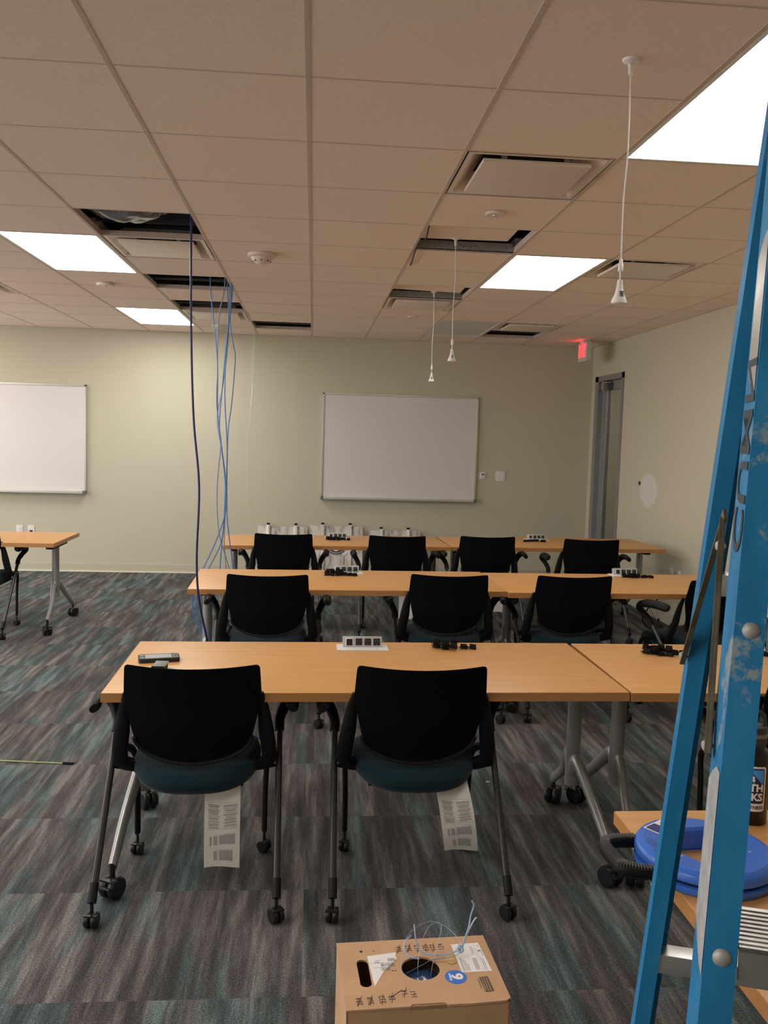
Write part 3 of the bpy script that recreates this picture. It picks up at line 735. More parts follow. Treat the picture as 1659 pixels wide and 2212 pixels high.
hang_tag(CH[8], .10, .02, .13, .27, .3, .415, detail=False)
hang_tag(CH[9], .14, .02, .15, .22, .3, .415, detail=False)

# ------------------------------------------------------------------ pop-up power modules
def power_module(lab):
    t = thing('power_module', lab, 'power outlet', (0, 0, ZT), 0, 'pop-up power modules in the tables')
    MB().box(-.112, .112, -.052, .052, 0, .004, .0015).done('base_plate', M['white'], t)
    K = T((0, -.005, .002)) @ RX(math.radians(-14))
    MB().box(-.085, .085, 0, .04, 0, .050, .003, K).done('housing', M['modg'], t)
    MB().box(-.074, -.040, -.002, .002, .008, .042, .002, K).done('bezel', M['white'], t)
    MB().box(-.070, -.044, -.004, .002, .010, .038, .001, K).done('data_port', M['socket'], t)
    for k in range(3):
        x = -.030+.039*k
        s = MB().box(x, x+.028, -.003, .002, .011, .040, .0015, K).done('socket', M['socket'], t)
        MB().box(x+.007, x+.0095, -.0034, 0, .024, .033, 0, K).box(x+.0185, x+.021, -.0034, 0, .024, .033, 0, K).box(x+.012, x+.016, -.0034, 0, .014, .018, 0, K).done('slot', M['greyp'], s, smooth=0)
    return t
pm = [('white pop-up power module on the nearest full table row, left table', .233, 3.712, .0), ('white pop-up power module beside dark cable clips, middle row left table', .240, 5.77, .03),
      ('white pop-up power module on the farthest row left table', .235, 7.72, .06), ('white pop-up power module on the middle row right table', 2.20, 5.85, .03),
      ('white pop-up power module on the farthest row right table', 2.098, 7.90, .04), ('white pop-up power module at the right edge behind the ladder', 2.13, 3.74, 0)]
p0 = power_module(pm[0][0])
for lab, x, y, a in pm[1:]: dup(p0, lab, (x, y, ZT), a)
p0.location = (pm[0][1], pm[0][2], ZT)
# chains of black cable clips
def clip_chain(lab, x, y, n, rz, dens=1.0, seed=1, pile=3):
    t = thing('cable_clip_chain', lab, 'cable clips', (x, y, ZT), rz, 'piles of black cable clips')
    rr = random.Random(seed)
    for k in range(n):
        px = (-.09+.18*k/(n-1))*(1 if n > 5 else .88); st = pile if k < n*.45 else 1
        for s in range(st):
            K = Matrix.Scale(1, 4) @ T((px+rr.uniform(-.006, .006), rr.uniform(-.022, .022), .002+s*.011)) @ RZ(rr.uniform(-.5, .5)) @ RY(rr.uniform(-.12, .12))
            q = MB()
            q.prism(rrect(-.016, .016, -.011, .011, .003, 2), 0, .006, K, holes=[rrect(-.008, .008, -.005, .005, .001, 1)])
            q.box(-.014, .014, -.011, -.008, .004, .016, .001, K).box(-.014, .014, .008, .011, .004, .018, .001, K).box(-.012, .012, .002, .006, .010, .014, 0, K)
            q.tube([K @ Vector((-.017, 0, .004)), K @ Vector((-.024, .003, .003))], .0022, 6).tube([K @ Vector((.010, -.011, .004)), K @ Vector((.010, -.018, .0015))], .0022, 6)
            q.done('link', M['black'], t)
clip_chain('pile and row of black cable clips right of the power module, near row', .636, 3.70, 5, -.06, seed=2)
clip_chain('heap of black cable clips on the near row right table beside the ladder', 1.575, 3.625, 7, -.30, seed=3)
clip_chain('heap of black cable clips before the power module, middle row left table', .205, 5.665, 7, -.05, seed=4)
clip_chain('flat row of black cable clips before the power module, far row left table', .235, 7.60, 7, .08, seed=5, pile=2)
clip_chain('row of black cable clips before the power module, middle row right table', 2.25, 5.745, 7, -.05, seed=6, pile=2)
clip_chain('flat row of black cable clips, far row right table', 2.04, 7.745, 7, .08, seed=7, pile=1)
clip_chain('black cable clips at the right edge behind the ladder', 2.10, 3.61, 5, .1, seed=8, pile=1)

# phone and belt clip
t = thing('mobile_phone', 'black cased phone lying face up on the near left table', 'phone', (-.600, 3.482, ZT), .22)
MB().prism(rrect(-.080, .080, -.040, .040, .014, 5), 0, .017).done('case', M['case'], t)
MB().prism(rrect(-.054, .050, -.030, .030, .003, 2), .0171, .0178).done('screen', M['screen'], t, smooth=0)
MB().prism(rrect(-.074, -.058, .006, .028, .004, 2), .0171, .0180).prism(rrect(-.074, -.058, -.028, -.006, .004, 2), .0171, .0180).prism(rrect(.054, .074, -.026, .026, .004, 2), .0171, .0180).done('bezel_panel', M['greyp'], t)
MB().prism(circ(.064, .0, .007, 16), .018, .0186).done('home_button', M['case'], t)
t = thing('belt_clip', 'grey plastic phone belt clip lying beside the phone', 'belt clip', (-.565, 3.318, ZT), -.1)
MB().prism([(-.05, -.045), (.03, -.045), (.045, -.03), (.038, -.01), (.055, .0), (.058, .018), (.035, .03), (-.03, .034), (-.045, .02), (-.038, -.01)], 0, .006).done('holster_plate', M['greyp'], t)
MB().box(-.028, .022, -.030, .026, .006, .028, .004).done('clip_block', M['black'], t)
MB().box(-.024, .026, -.026, .030, .028, .032, .002, RX(.12)).done('clip_tongue', M['greyp'], t)

# ------------------------------------------------------------------ cables
def cable(name, lab, cat, pts, r, m, group=None):
    return tag(MB().tube(spline(pts, 7), r, 8).done(name, m), lab, cat, group)
cable('network_cable', 'single navy blue cable hanging in front of the middle row table', 'cable',
      [(-.672, 4.80, 3.15), (-.664, 4.75, 2.78), (-.660, 4.75, 2.226), (-.643, 4.75, 1.736), (-.610, 4.75, 1.363), (-.619, 4.75, .984), (-.606, 4.75, .754), (-.557, 4.75, .51), (-.50, 4.74, .25), (-.42, 4.70, .05), (-.25, 4.62, .008)], .0060, M['cdark'])
cb = {
'a': ('pale blue cable swinging farthest left before dropping behind the table', M['cblue'], [(-.784, 6.62, 3.1), (-.784, 6.62, 2.791), (-.764, 6.62, 2.549), (-.734, 6.62, 2.303), (-.722, 6.62, 2.109), (-.726, 6.62, 1.882), (-.696, 6.62, 1.61), (-.658, 6.62, 1.307), (-.648, 6.62, 1.076), (-.708, 6.62, .863), (-.81, 6.62, .627), (-.885, 6.62, .497), (-.894, 6.62, .362), (-.858, 6.62, .201), (-.755, 6.62, .03), (-.6, 6.60, .006)]),
'b': ('grey blue cable of the bundle reaching down past the table corner', M['cgrey'], [(-.683, 6.67, 3.1), (-.683, 6.67, 2.736), (-.719, 6.67, 2.544), (-.73, 6.67, 2.308), (-.726, 6.67, 2.012), (-.723, 6.67, 1.734), (-.697, 6.67, 1.585), (-.718, 6.67, 1.303), (-.719, 6.67, 1.07), (-.696, 6.67, .857), (-.623, 6.67, .611), (-.584, 6.67, .356), (-.563, 6.67, .03), (-.45, 6.66, .006)]),
'c': ('blue cable of the bundle looping left beneath the middle table', M['cblue'], [(-.668, 6.72, 3.1), (-.668, 6.72, 2.79), (-.655, 6.72, 2.53), (-.673, 6.72, 2.291), (-.694, 6.72, 2.016), (-.715, 6.72, 1.735), (-.702, 6.72, 1.584), (-.668, 6.72, 1.327), (-.668, 6.72, 1.067), (-.69, 6.72, .815), (-.786, 6.72, .601), (-.856, 6.72, .451), (-.875, 6.72, .27), (-.817, 6.72, .106), (-.738, 6.72, .010), (-.6, 6.72, .006)]),
'd': ('straight blue cable in the middle of the hanging bundle', M['cblue'], [(-.642, 6.77, 3.1), (-.642, 6.77, 2.755), (-.656, 6.77, 2.498), (-.671, 6.77, 2.296), (-.682, 6.77, 2.068), (-.679, 6.77, 1.864), (-.662, 6.77, 1.61), (-.66, 6.77, 1.428), (-.67, 6.77, 1.062), (-.688, 6.77, .845), (-.703, 6.77, .594), (-.718, 6.77, .335), (-.708, 6.77, .02), (-.6, 6.78, .006)]),
'e': ('blue cable of the bundle bulging out to the right near the top', M['cblue'], [(-.636, 6.82, 3.1), (-.636, 6.82, 2.781), (-.654, 6.82, 2.519), (-.627, 6.82, 2.327), (-.611, 6.82, 2.225), (-.632, 6.82, 1.892), (-.66, 6.82, 1.62), (-.66, 6.82, 1.058), (-.64, 6.82, .84), (-.604, 6.82, .588), (-.572, 6.82, .327), (-.539, 6.82, .02), (-.4, 6.83, .006)]),
'f': ('grey blue cable crossing the bundle from upper right to lower left', M['cgrey'], [(-.665, 6.87, 3.1), (-.665, 6.87, 2.798), (-.674, 6.87, 2.348), (-.712, 6.87, 1.992), (-.749, 6.87, 1.776), (-.721, 6.87, 1.561), (-.675, 6.87, 1.272), (-.676, 6.87, 1.054), (-.684, 6.87, .834), (-.667, 6.87, .579), (-.656, 6.87, .316), (-.645, 6.87, .02), (-.5, 6.88, .006)])}
for k, (lab, m_, pts) in cb.items(): cable('network_cable', lab, 'cable', pts, .0042, m_, 'blue cables hanging from the open ceiling bays')
cable('pull_string', 'thin white string hanging to the floor left of the panels', 'string', [(-.645, 9.40, 3.0), (-.651, 9.45, 2.733), (-.662, 9.45, 2.519), (-.674, 9.45, 2.322), (-.657, 9.45, 2.176), (-.677, 9.45, 1.83), (-.697, 9.45, 1.532), (-.685, 9.45, 1.082), (-.658, 9.45, .579), (-.64, 9.45, .01)], .0032, M['string'])
cable('pull_string', 'short white string beside the long one, joining it halfway', 'string', [(-.635, 9.45, 3.0), (-.639, 9.5, 2.74), (-.651, 9.5, 2.524), (-.658, 9.5, 2.327), (-.665, 9.5, 2.129), (-.68, 9.47, 1.831)], .003, M['string'])
cable('black_cable', 'black power cord looping below the right end of the middle row', 'cord', [(2.50, 5.75, .70), (2.47, 5.85, .60), (2.40, 5.9, .50), (2.36, 5.9, .42), (2.40, 5.9, .36), (2.47, 5.9, .335), (2.55, 5.9, .36), (2.58, 5.85, .45), (2.59, 5.8, .56), (2.58, 5.78, .70)], .005, M['black'])
cable('ceiling_wire', 'short black wire draped over the ceiling grid by the nearer loose tile', 'wire', [(.60, 4.67, 2.80), (.592, 4.72, 2.778), (.606, 4.93, 2.772), (.590, 5.10, 2.770), (.585, 5.25, 2.772), (.603, 5.60, 2.773), (.607, 5.74, 2.776)], .0042, M['black'])
t = thing('floor_rod', 'thin lime fiberglass rod with a black tip lying on the carpet', 'rod', (0, 0, 0))
MB().tube([(-2.3, 4.41, .0045), (-1.19, 4.272, .0045)], .0035, 8).done('rod', M['lime'], t)
MB().tube([(-1.20, 4.273, .0065), (-1.145, 4.267, .0065)], .006, 10).done('tip', M['black'], t)
for k, (x, y, lab) in enumerate(((1.70-.83, 4.02, 'tiny scrap of white paper on the carpet under the near table'), (.16, 2.68, 'tiny white crumb on the carpet near the front chair caster'), (-.95, 9.0, 'small white scrap on the carpet before the back wall'))):
    tag(MB().prism([(0, 0), (.022, .003), (.020, .010), (.004, .011)], 0, .002, T((x, y, 0)) @ RZ(.4*k)).done('paper_scrap', M['paper'], smooth=0), lab, 'paper scrap')

# ------------------------------------------------------------------ cable box
t = thing('cable_box', 'cardboard cable pull box on the floor with blue ribbon sticking out', 'box', (.288, 2.010, 0), .058)
bw, bd, bh = .386, .262, .35
def side_box(q, bev=0):
    q.box(-bw/2, bw/2, -bd/2, -bd/2+.004, 0, bh).box(-bw/2, bw/2, bd/2-.004, bd/2, 0, bh).box(-bw/2, -bw/2+.004, -bd/2, bd/2, 0, bh).box(bw/2-.004, bw/2, -bd/2, bd/2, 0, bh).box(-bw/2, bw/2, -bd/2, bd/2, .002, .006)
    return q
side_box(MB()).done('carton', M['cardboard'], t, smooth=0)
top = [(-bw/2-.001, -bd/2-.003), (-.045, -bd/2-.003), (-.04, -bd/2+.004), (.035, -bd/2+.004), (.045, -bd/2-.004), (.10, -bd/2-.006), (bw/2-.01, -bd/2-.003), (bw/2+.002, -bd/2+.006), (bw/2+.001, bd/2), (-bw/2-.001, bd/2)]
slot = [(-.137+.0145*math.cos(a)*1.0, (.040 if 0 <= a <= PI else -.040)+.0145*math.sin(a)) for a in [2*PI*k/24 for k in range(24)]]
lid = MB().prism(top, bh, bh+.005, holes=[slot, circ(.004, .006, .0475, 36)]).done('lid', M['cardboard'], t, smooth=0)
MB().box(-.048, .04, -bd/2-.001, -bd/2+.004, bh-.006, bh+.003, .001).done('tab', M['cardin'], t)
MB().box(-bw/2+.005, bw/2-.005, -bd/2+.005, bd/2-.005, bh-.14, bh-.135).done('inside_shade', M['void'], t, smooth=0)  # black sheet stands in for the shade inside the carton
q = MB(); bmesh.ops.create_icosphere(q.bm, subdivisions=4, radius=.07)
for v in q.bm.verts:
    n = math.sin(v.co.x*90+v.co.z*50)*math.cos(v.co.y*70)*.006; v.co *= 1+n/.07; v.co.z *= .45; v.co += Vector((.004, .0, bh-.050))
q.done('coil_wrap', M['cablefoil'], t)
def on_lid(pts, m_, name, h=.0058, **kw):
    return MB().prism(pts, h-.0006, h, T((0, 0, bh))).done(name, m_, lid, smooth=0, **kw)
stA = on_lid([(-.122, .066), (-.047, .076), (-.051, .062), (-.048, .050), (-.070, .024), (-.088, .002), (-.118, -.056)], M['stw'], 'shipping_label', label='torn white bar-code label')
q = MB(); rr = random.Random(5)
for (x0, x1, y0, y1) in ((-.072, -.052, .040, .052), (-.092, -.058, .020, .032), (-.094, -.072, .004, .016)):
    x = x0
    while x < x1: w_ = rr.choice((.0007, .0013, .002)); q.box(x, x+w_, y0, y1, bh+.0058, bh+.0061); x += w_+rr.choice((.0008, .0014))
q.box(-.118, -.060, .0345, .0350, bh+.0058, bh+.0061).box(-.113, -.075, .016, .0164, bh+.0058, bh+.0061).box(-.108, -.094, .037, .039, bh+.0058, bh+.0061).box(-.104, -.090, .045, .046, bh+.0058, bh+.0061).done('bar_code', M['ink'], stA, smooth=0)
stB = on_lid([(.100, .096), (.172, .098), (.178, -.022), (.102, -.022)], M['stw'], 'address_label', label='large white printed label')
q = MB()
for k in range(26):
    if k % 3 == 1: continue
    q.box(.140, .151, -.014+.0019*k, -.0132+.0019*k, bh+.0058, bh+.0061)
q.box(.1580, .1584, -.02, .092, bh+.0058, bh+.0061)
for k, (x, a_, b_) in enumerate(((.108, -.018, .036), (.111, -.018, .036), (.116, -.016, .030), (.120, -.016, .026), (.124, -.018, .010), (.146, .05, .084), (.150, .056, .082), (.163, -.016, .035), (.167, -.018, .03), (.170, .040, .066), (.166, .078, .090))): q.box(x, x+.0012, a_, b_, bh+.0058, bh+.0061)
q.prism([(.163, .058), (.171, .063), (.163, .068)], bh+.0058, bh+.0061)
q.done('printing', M['ink'], stB, smooth=0)
stC = on_lid(circ(.083, -.037, .0265, 36), M['stblue'], 'round_sticker', label='round blue sticker with a white 6')
text_mesh('6', .038, M['stw'], 'numeral', stC, T((.088, -.037, bh+.0062)) @ RZ(PI/2), .0002, .0016, sx=1.25)
text_mesh('Systems', .0085, M['stw'], 'lettering', stC, T((.069, -.037, bh+.0062)) @ RZ(PI/2), .0002, .0003)
on_lid([(.139, -.044), (.161, -.042), (.163, -.098), (.141, -.100)], M['barc'], 'printed_block')
q = MB()
for k in range(3): q.box(.143+.006*k, .1445+.006*k, -.096, -.047, bh+.0058, bh+.0061)
q.done('printed_line', M['cardboard'], lid, smooth=0)
q = MB()
for k in range(9): q.box(.1335, .1365, -.054-.004*k, -.0525-.004*k, bh+.0052, bh+.0056)
q.done('small_print', M['barc'], lid, smooth=0)
on_lid([(.070, .052), (.094, .060), (.099, .020), (.085, .012), (.075, .018)], M['tan'], 'torn_tape', .0064)
hand = [('366', -.038, .088, 1), ('362', -.012, .090, 1), ('117', .012, .088, 1), ('125', .033, .089, 1), ('177', .052, .088, 1), ('124', .072, .089, 0),
        ('284', -.160, -.106, 1), ('368', -.134, -.106, 1), ('222', -.106, -.104, 1), ('22', -.083, -.100, 1), ('14', -.050, -.084, 1), ('161', -.030, -.092, 0)]
for s_, x, y, cr_ in hand:
    o = text_mesh(s_, .021, M['inkd'], 'handwritten_number', lid, T((x, y, bh+.0056)) @ RZ(PI/2+.06) @ Matrix.Shear('XZ', 4, (0, 0)), .0002, -.0003, sx=.9)
for s_, x, y, cr_ in hand:
    if cr_: MB().box(-.0006, .0006, -.018, .020, bh+.0054, bh+.0059, 0, T((x, y, 0)) @ RZ(-.25+.1*math.sin(x*50))).done('strike_line', M['inkd'], lid, smooth=0)
MB().box(-.0007, .0007, -.02, .02, bh+.0054, bh+.0059, 0, T((-.071, -.086, 0)) @ RZ(-.9)).done('strike_line', M['inkd'], lid, smooth=0)
MB().prism(circ(-.135, .088, .004, 10), bh+.0050, bh+.0056).prism(circ(-.102, .088, .0018, 8), bh+.0050, bh+.0056).prism(circ(-.066, .002, .002, 8), bh+.0050, bh+.0056).prism(circ(-.059, .002, .002, 8), bh+.0050, bh+.0056).done('puncture', M['inkd'], lid, smooth=0)
# blue ribbon coming out of the hole
q = MB()
Z = bh
loops = [
 [(-.035, .015, Z-.05), (-.04, .02, Z-.005), (-.036, .045, Z+.03), (-.010, .080, Z+.055), (.04, .095, Z+.072), (.085, .085, Z+.060), (.115, .060, Z+.035), (.118, .045, Z+.020), (.085, .030, Z+.014), (.040, .028, Z+.012), (.01, .018, Z+.005), (-.03, .012, Z-.01)],
 [(.0, .005, Z-.06), (.0, .02, Z+.01), (.012, .050, Z+.040), (.040, .085, Z+.066), (.070, .085, Z+.068), (.055, .055, Z+.03), (.035, .020, Z-.01), (.030, .01, Z-.06)],
 [(.0, .09, Z+.070), (.005, .060, Z+.030), (.03, .045, Z+.016), (.07, .042, Z+.014), (.112, .048, Z+.022), (.125, .060, Z+.038), (.142, .082, Z+.060), (.150, .095, Z+.085), (.158, .100, Z+.105), (.152, .100, Z+.120)],
 [(.118, .050, Z+.022), (.135, .072, Z+.045), (.155, .092, Z+.066), (.166, .100, Z+.074)],
 [(-.01, .075, Z+.05), (-.03, .060, Z+.035), (-.022, .035, Z+.02), (.005, .03, Z+.014)]]
for lp in loops: q.tube(spline(lp, 8), .0011, 6, flat=(1.8, .55))
q.tube(spline([(.105, .046, Z+.016), (.112, .052, Z+.030), (.120, .046, Z+.020), (.110, .042, Z+.018), (.104, .050, Z+.024), (.116, .050, Z+.014)], 6), .0028, 7)
q.done('ribbon', M['twine'], t)

# ------------------------------------------------------------------ fish tape reel and bottle on the near table
t = thing('fish_tape_reel', 'blue plastic fish tape reel with black ribbed handle on the near table', 'cable reel', (.874, 1.765, ZT), math.radians(184)); t.scale = (.88, .88, .79)
RR = .168
def ring_half(z0, z1, r_in_edge):
    q = MB(); n = 48
    prof = [(RR-.006, z0), (RR, z0+.006 if z1 > z0 else z0-.006), (RR, (z0+z1)/2), (RR-.004, z1-.003), (RR-.016, z1), (.122, z1)]
    return prof
q = MB(); q.lathe([(RR-.02, .0), (RR-.004, .002), (RR, .008), (RR, .022), (RR-.006, .024), (RR-.03, .024)], 64).done('lower_shell', M['tape'], t)
MB().lathe([(RR-.03, .024), (RR-.010, .024), (RR-.010, .032), (RR-.03, .032)], 64).done('tape_gap', M['black'], t)
q = MB().lathe([(RR-.03, .032), (RR-.004, .032), (RR, .036), (RR, .050), (RR-.006, .060), (RR-.020, .066)], 64)
q.done('rim', M['tape'], t)
up = MB(); oc = [(.100*math.cos(2*PI*k/6+.02), .100*math.sin(2*PI*k/6+.02)) for k in range(6)]
oc2 = [(x*1.07, y*1.07) for x, y in oc]
up.prism(circ(0, 0, RR-.020, 64), .0605, .066, holes=[oc2]); up.prism(circ(0, 0, RR-.022, 64), 0.0, .005, holes=[oc])
for a, b_, za, zb in ((oc, oc, .002, .058), (oc, oc2, .058, .066)):
    for k in range(6):
        k2 = (k+1) % 6; up.quad((*a[k], za), (*a[k2], za), (*b_[k2], zb), (*b_[k], zb))
up.done('upper_shell', M['tape'], t, smooth=20)
q = MB()
for k in range(6):
    a = 2*PI*k/6+.02+PI/6; r_ = .104
    q.prism(circ(r_*math.cos(a), r_*math.sin(a), .0035, 10), .066, .0668)
q.done('screw', M['steel'], t, smooth=0)
# embossed relief marks
q = MB()
for a in (.12, -.17): q.prism(circ(.130*math.cos(a), .130*math.sin(a), .012, 14, .018), .066, .0672)
q.done('relief', M['tapeb'], t)
K = RZ(math.radians(-60)) @ T((.124, 0, .0668))
lb = MB().prism(rrect(-.026, .022, -.048, .048, .002, 1), 0, .0006, K).done('sticker', M['stw'], t, smooth=0, label='white and purple product sticker')
MB().prism(rrect(-.022, .018, .004, .044, .002, 1), .0007, .0009, K).done('sticker_field', mat('sticker_purple', (.03, .02, .20), .5), lb, smooth=0)
q = MB()
for k in range(11): q.box(-.022, -.006, -.040+.0036*k, -.0385+.0036*k, .0007, .0009, 0, K)
q.box(0, .012, -.04, -.01, .0007, .0009, 0, K).done('sticker_print', M['ink'], lb, smooth=0)
# D handle
hp = spline([(.135, .085, .036), (.165, .086, .040), (.205, .080, .044), (.238, .066, .046), (.246, .045, .046), (.246, .0, .046), (.244, -.040, .046), (.232, -.062, .046), (.195, -.078, .042), (.155, -.084, .038), (.13, -.085, .036)], 6)
hd = MB().tube(hp, [.017]*len(hp), 12, flat=(.9, 1.1)).done('handle', M['black'], t)
q = MB()
for i, p in enumerate(hp[4:-4]):
    for sub in (0,):
        p2 = hp[4+i+1] if 4+i+1 < len(hp) else p; c_ = p.lerp(p2, sub); tg = (p2-p).normalized(); a = math.atan2(tg.y, tg.x)
        q.box(-.0010, .0010, -.0115, .0115, .012, .0188, .0003, T(c_) @ RZ(a))
q.done('rib', M['ribs'], hd)
MB().tube(spline([(.19, .092, .030), (.192, .115, .018), (.20, .128, -.02), (.198, .130, -.06)], 5), .0012, 6).tube(spline([(.198, .130, -.058), (.190, .130, -.070), (.192, .130, -.088), (.199, .130, -.094), (.206, .130, -.086), (.206, .130, -.070), (.198, .130, -.058)], 5), .0016, 6).done('leader_loop', M['alum'], t)

t = thing('water_bottle', 'black water bottle with a mountain label standing behind the blue reel', 'bottle', (1.099, 2.0, ZT), 0)
MB().lathe([(0, 0), (.038, 0), (.041, .004), (.041, .168), (.036, .180), (.028, .187), (.027, .196), (0, .196)], 48).done('body', M['bottle'], t)
MB().lathe([(0, .196), (.030, .196), (.031, .200), (.031, .236), (.028, .240), (0, .240)], 40).done('cap', M['cap'], t)
MB().lathe([(.0312, .215), (.0318, .215), (.0318, .225), (.0312, .225)], 40).done('cap_band', M['band'], t)
MB().tube(spline([(-.027, 0, .236), (-.022, 0, .262), (-.008, 0, .274), (.008, 0, .274), (.022, 0, .262), (.027, 0, .236)], 5), .0055, 10).done('carry_loop', M['cap'], t)
lcx, lcz, lr = 0, .097, .0414
fa = math.atan2(-2.0, -1.099)+.02    # faces the camera
def wrap(me, r):
    for v in me.vertices:
        a = fa + v.co.x/lr; rr_ = r+v.co.z; v.co = Vector((rr_*math.cos(a), rr_*math.sin(a), lcz+v.co.y))
def wrapped(outline, m_, name, h, parent, holes=()):
    q = MB().prism(outline, 0, .0003, holes=holes)
    bmesh.ops.triangulate(q.bm, faces=q.bm.faces)
    for _ in range(7):
        es_ = [e for e in q.bm.edges if e.calc_length() > .004]
        if not es_: break
        bmesh.ops.subdivide_edges(q.bm, edges=es_, cuts=1); bmesh.ops.triangulate(q.bm, faces=q.bm.faces)
    o = q.done(name, m_, parent, smooth=0); wrap(o.data, lr+h); return o
L0 = wrapped(rrect(-.036, .036, -.060, .052, .007, 4), M['stw'], 'label_sticker', 0, t); L0['label'] = 'white bordered label with a mountain picture'
wrapped(rrect(-.0315, .0315, -.040, .0475, .005, 4), M['navy'], 'label_field', .0005, L0)
wrapped([(-.029, .006), (.005, .033), (.018, .018), (.026, .010), (.029, .013), (.029, .044), (-.029, .044)], M['sky'], 'label_sky', .0009, L0)
wrapped([(.004, .030), (.009, .024), (.006, .022), (.010, .018), (.006, .016), (.009, .009), (.002, .018)], M['stw'], 'label_snow', .0013, L0)
def wtext(s_, size, x, y, m_, bold, sx=1.0):
    o = text_mesh(s_, size, m_, 'lettering', L0, T((x, y, 0)), .0002, bold, 'RIGHT', sx); wrap(o.data, lr+.0014); return o
wtext('TH', .025, .029, -.0015, M['stw'], .0009, .95); wtext('KS', .025, .028, -.0245, M['stw'], .0009, .95); wtext('FITNESS', .0115, .0315, -.0500, M['navy'], .0001)

# ------------------------------------------------------------------ step ladder
th = math.radians(18); U = Vector((math.cos(th), -math.sin(th), 0)); V = Vector((math.sin(th), math.cos(th), 0))
def F(z): return Vector((.403-.0145+.1453*(z-1.18), .766+.005+.2238*(z-1.18), z))
def Wd(z): return .585-.113*z
def RW(z): return -.005*(2.27-z)
def Rr(z): return F(z) + V*(.392*(2.27-z)) - U*RW(z)
ld = thing('step_ladder', 'blue fiberglass step ladder with aluminium treads, close at the right edge', 'ladder', (0, 0, 0))
def channel(path, side, dep, fl, th_=.004, flb=None):
    """C channel swept along path(z); web on the outer side, flanges pointing inward (side*U)"""
    flb = flb or fl
    prof = [(0, 0), (fl, 0), (fl, th_), (th_, th_), (th_, dep-th_), (flb, dep-th_), (flb, dep), (0, dep)]
    q = MB(); zs = [.03+2.22*k/12 for k in range(13)]; rings = []
    for z in zs:
        p = path(z); rings.append([q.bm.verts.new(p + U*side*a + V*b_) for a, b_ in prof])
    n = len(prof)
    for r0, r1 in zip(rings, rings[1:]):
        for k in range(n): q.bm.faces.new((r0[k], r0[(k+1) % n], r1[(k+1) % n], r1[k]))
    q.bm.faces.new(rings[0]); q.bm.faces.new(list(reversed(rings[-1])))
    return q
fr = [lambda z: F(z), lambda z: F(z)+U*Wd(z)]
rrp = [lambda z: Rr(z), lambda z: Rr(z)+U*(Wd(z)+2*RW(z))]
RAILS = []
for k in range(2):
    s = 1 if k == 0 else -1
    RAILS.append(channel(fr[k], s, .066, .030).done('rail', M['blueg'], ld, smooth=30, label='wide front rail of blue fiberglass'))
    RAILS.append(channel(rrp[k], s, .040, .0225, .004, .035).done('rail', M['blueg'], ld, smooth=30, label='narrow rear rail of blue fiberglass'))
steps = [.265, .570, .875, 1.18, 1.485, 1.79, 2.07]
for zz in steps:
    a = F(zz); K = Matrix((U, V, Vector((0, 0, 1)))).transposed().to_4x4(); K.translation = a
    wd = Wd(zz); q = MB()
    q.box(.031, wd-.031, -.001, .078, -.003, .002, 0, K).box(.031, wd-.031, -.001, .002, -.032, .001, 0, K).box(.031, wd-.031, .076, .079, -.025, .001, 0, K)
    for r_ in range(9): q.box(.031, wd-.031, .004+.0082*r_, .0075+.0082*r_, .0015, .0032, 0, K)
    q.box(.005, .031, .004, .06, -.024, -.002, 0, K).box(wd-.031, wd-.005, .004, .06, -.024, -.002, 0, K)
    st = q.done('tread', M['alum'], ld, smooth=0)
    for xx in (.0155, wd-.0155):
        MB().lathe([(0, .0065), (.005, .0055), (.0085, .003), (.0095, 0)], 16, K @ T((xx, -.001, -.012)) @ RX(PI/2)).done('rivet', M['steel'], st)
for zz in (.25, .875, 1.475, 2.0):
    a = Rr(zz); K = Matrix((U, V, Vector((0, 0, 1)))).transposed().to_4x4(); K.translation = a; wd = Wd(zz)+2*RW(zz)
    MB().box(.010, wd-.010, .004, .036, -.020, .010, .002, K).done('rear_brace', M['alum'], ld)
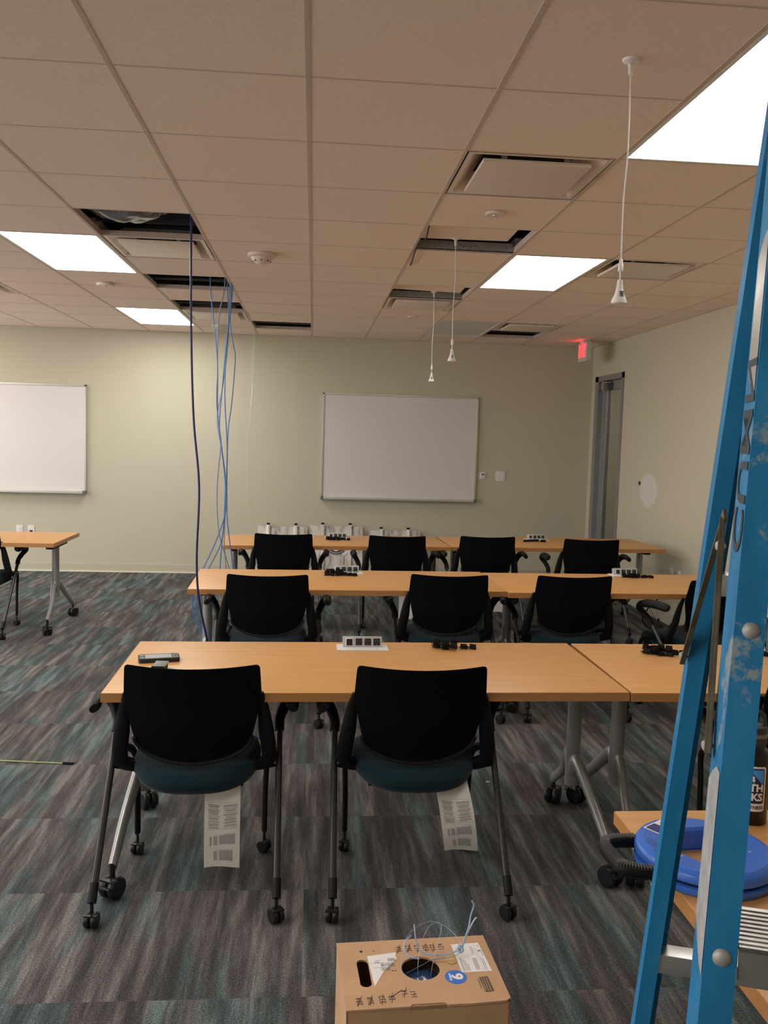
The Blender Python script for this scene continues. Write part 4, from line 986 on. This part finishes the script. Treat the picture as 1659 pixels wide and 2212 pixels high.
for k in range(2):
    s = 1 if k == 0 else -1
    fa_ = fr[k](1.345) + V*.050 - U*s*.006; ra = rrp[k](1.365) + V*.005 + U*s*(-.006); mid = (fa_+ra)*.5 + U*s*.0; mid.z = 1.575
    mid = F(1.5)+V*.150+U*(.004 if k == 0 else Wd(1.5)-.004); mid.z = 1.572
    for nm, p, q_ in (('spreader', fa_, mid), ('spreader', ra, mid)):
        dirv = (q_-p); n_ = dirv.length; zax = dirv.normalized(); xax = U; yax = zax.cross(xax).normalized(); xax = yax.cross(zax)
        K = Matrix((xax, yax, zax)).transposed().to_4x4(); K.translation = p
        MB().box(-.002, .002, -.008, .008, -.01, n_+.012, .001, K).box(-.005, -.002, -.008, -.005, -.01, n_, 0, K).done(nm, M['brass'], ld)
    for pp in (mid-Vector((0, 0, .03)), ra, fa_): MB().lathe([(0, .007), (.005, .006), (.007, 0), (0, -.006)], 14, T(pp) @ RY(-PI/2)).done('pivot_bolt', M['steel'], ld)
# worn grey edge strip and marker lettering on the near rail
def strip(z0, z1, off, w_, m_, nm):
    q = MB(); n = 14
    for k in range(n):
        za, zb = z0+(z1-z0)*k/n, z0+(z1-z0)*(k+1)/n
        wa = w_*min(1, .3+3*min(k, n-k)/n*2); wb = w_*min(1, .3+3*min(k+1, n-k-1)/n*2)
        pa, pb = F(za)-U*.0008, F(zb)-U*.0008
        q.quad(pa+V*off, pb+V*off, pb+V*(off+wb), pa+V*(off+wa))
    q.done(nm, m_, RAILS[0], smooth=0)
strip(1.15, 1.335, .002, .062, M['scuff'], 'worn_strip')
strip(1.72, 1.90, .006, .050, M['alum'], 'worn_strip')
dz = (F(1.7)-F(1.4)).normalized()
K = Matrix((dz, -V, -U)).transposed().to_4x4()
p_ = F(1.545) + V*.033 - U*.0008; K.translation = p_
text_mesh('CUMN', .075, mat('marker_ink', (.03, .045, .06), .6), 'lettering', RAILS[0], K, .0003, .001, 'LEFT', 1.0)
# feet and cap
for k in range(2):
    for pth, dep in ((fr[k], .066), (rrp[k], .04)):
        p = pth(.03); s = 1 if k == 0 else -1; K = Matrix((U, V, Vector((0, 0, 1)))).transposed().to_4x4(); K.translation = Vector((p.x, p.y, 0))
        MB().box(min(-.004, s*.036), max(s*.036, .004), -.004, dep+.004, 0, .045, .004, K).done('foot', M['black'], ld)
K = Matrix((U, V, Vector((0, 0, 1)))).transposed().to_4x4(); K.translation = F(2.26)
MB().box(-.03, Wd(2.26)+.03, -.03, .13, -.02, .05, .012, K).done('top_cap', mat('cap_plastic', (.02, .15, .32), .45), ld)
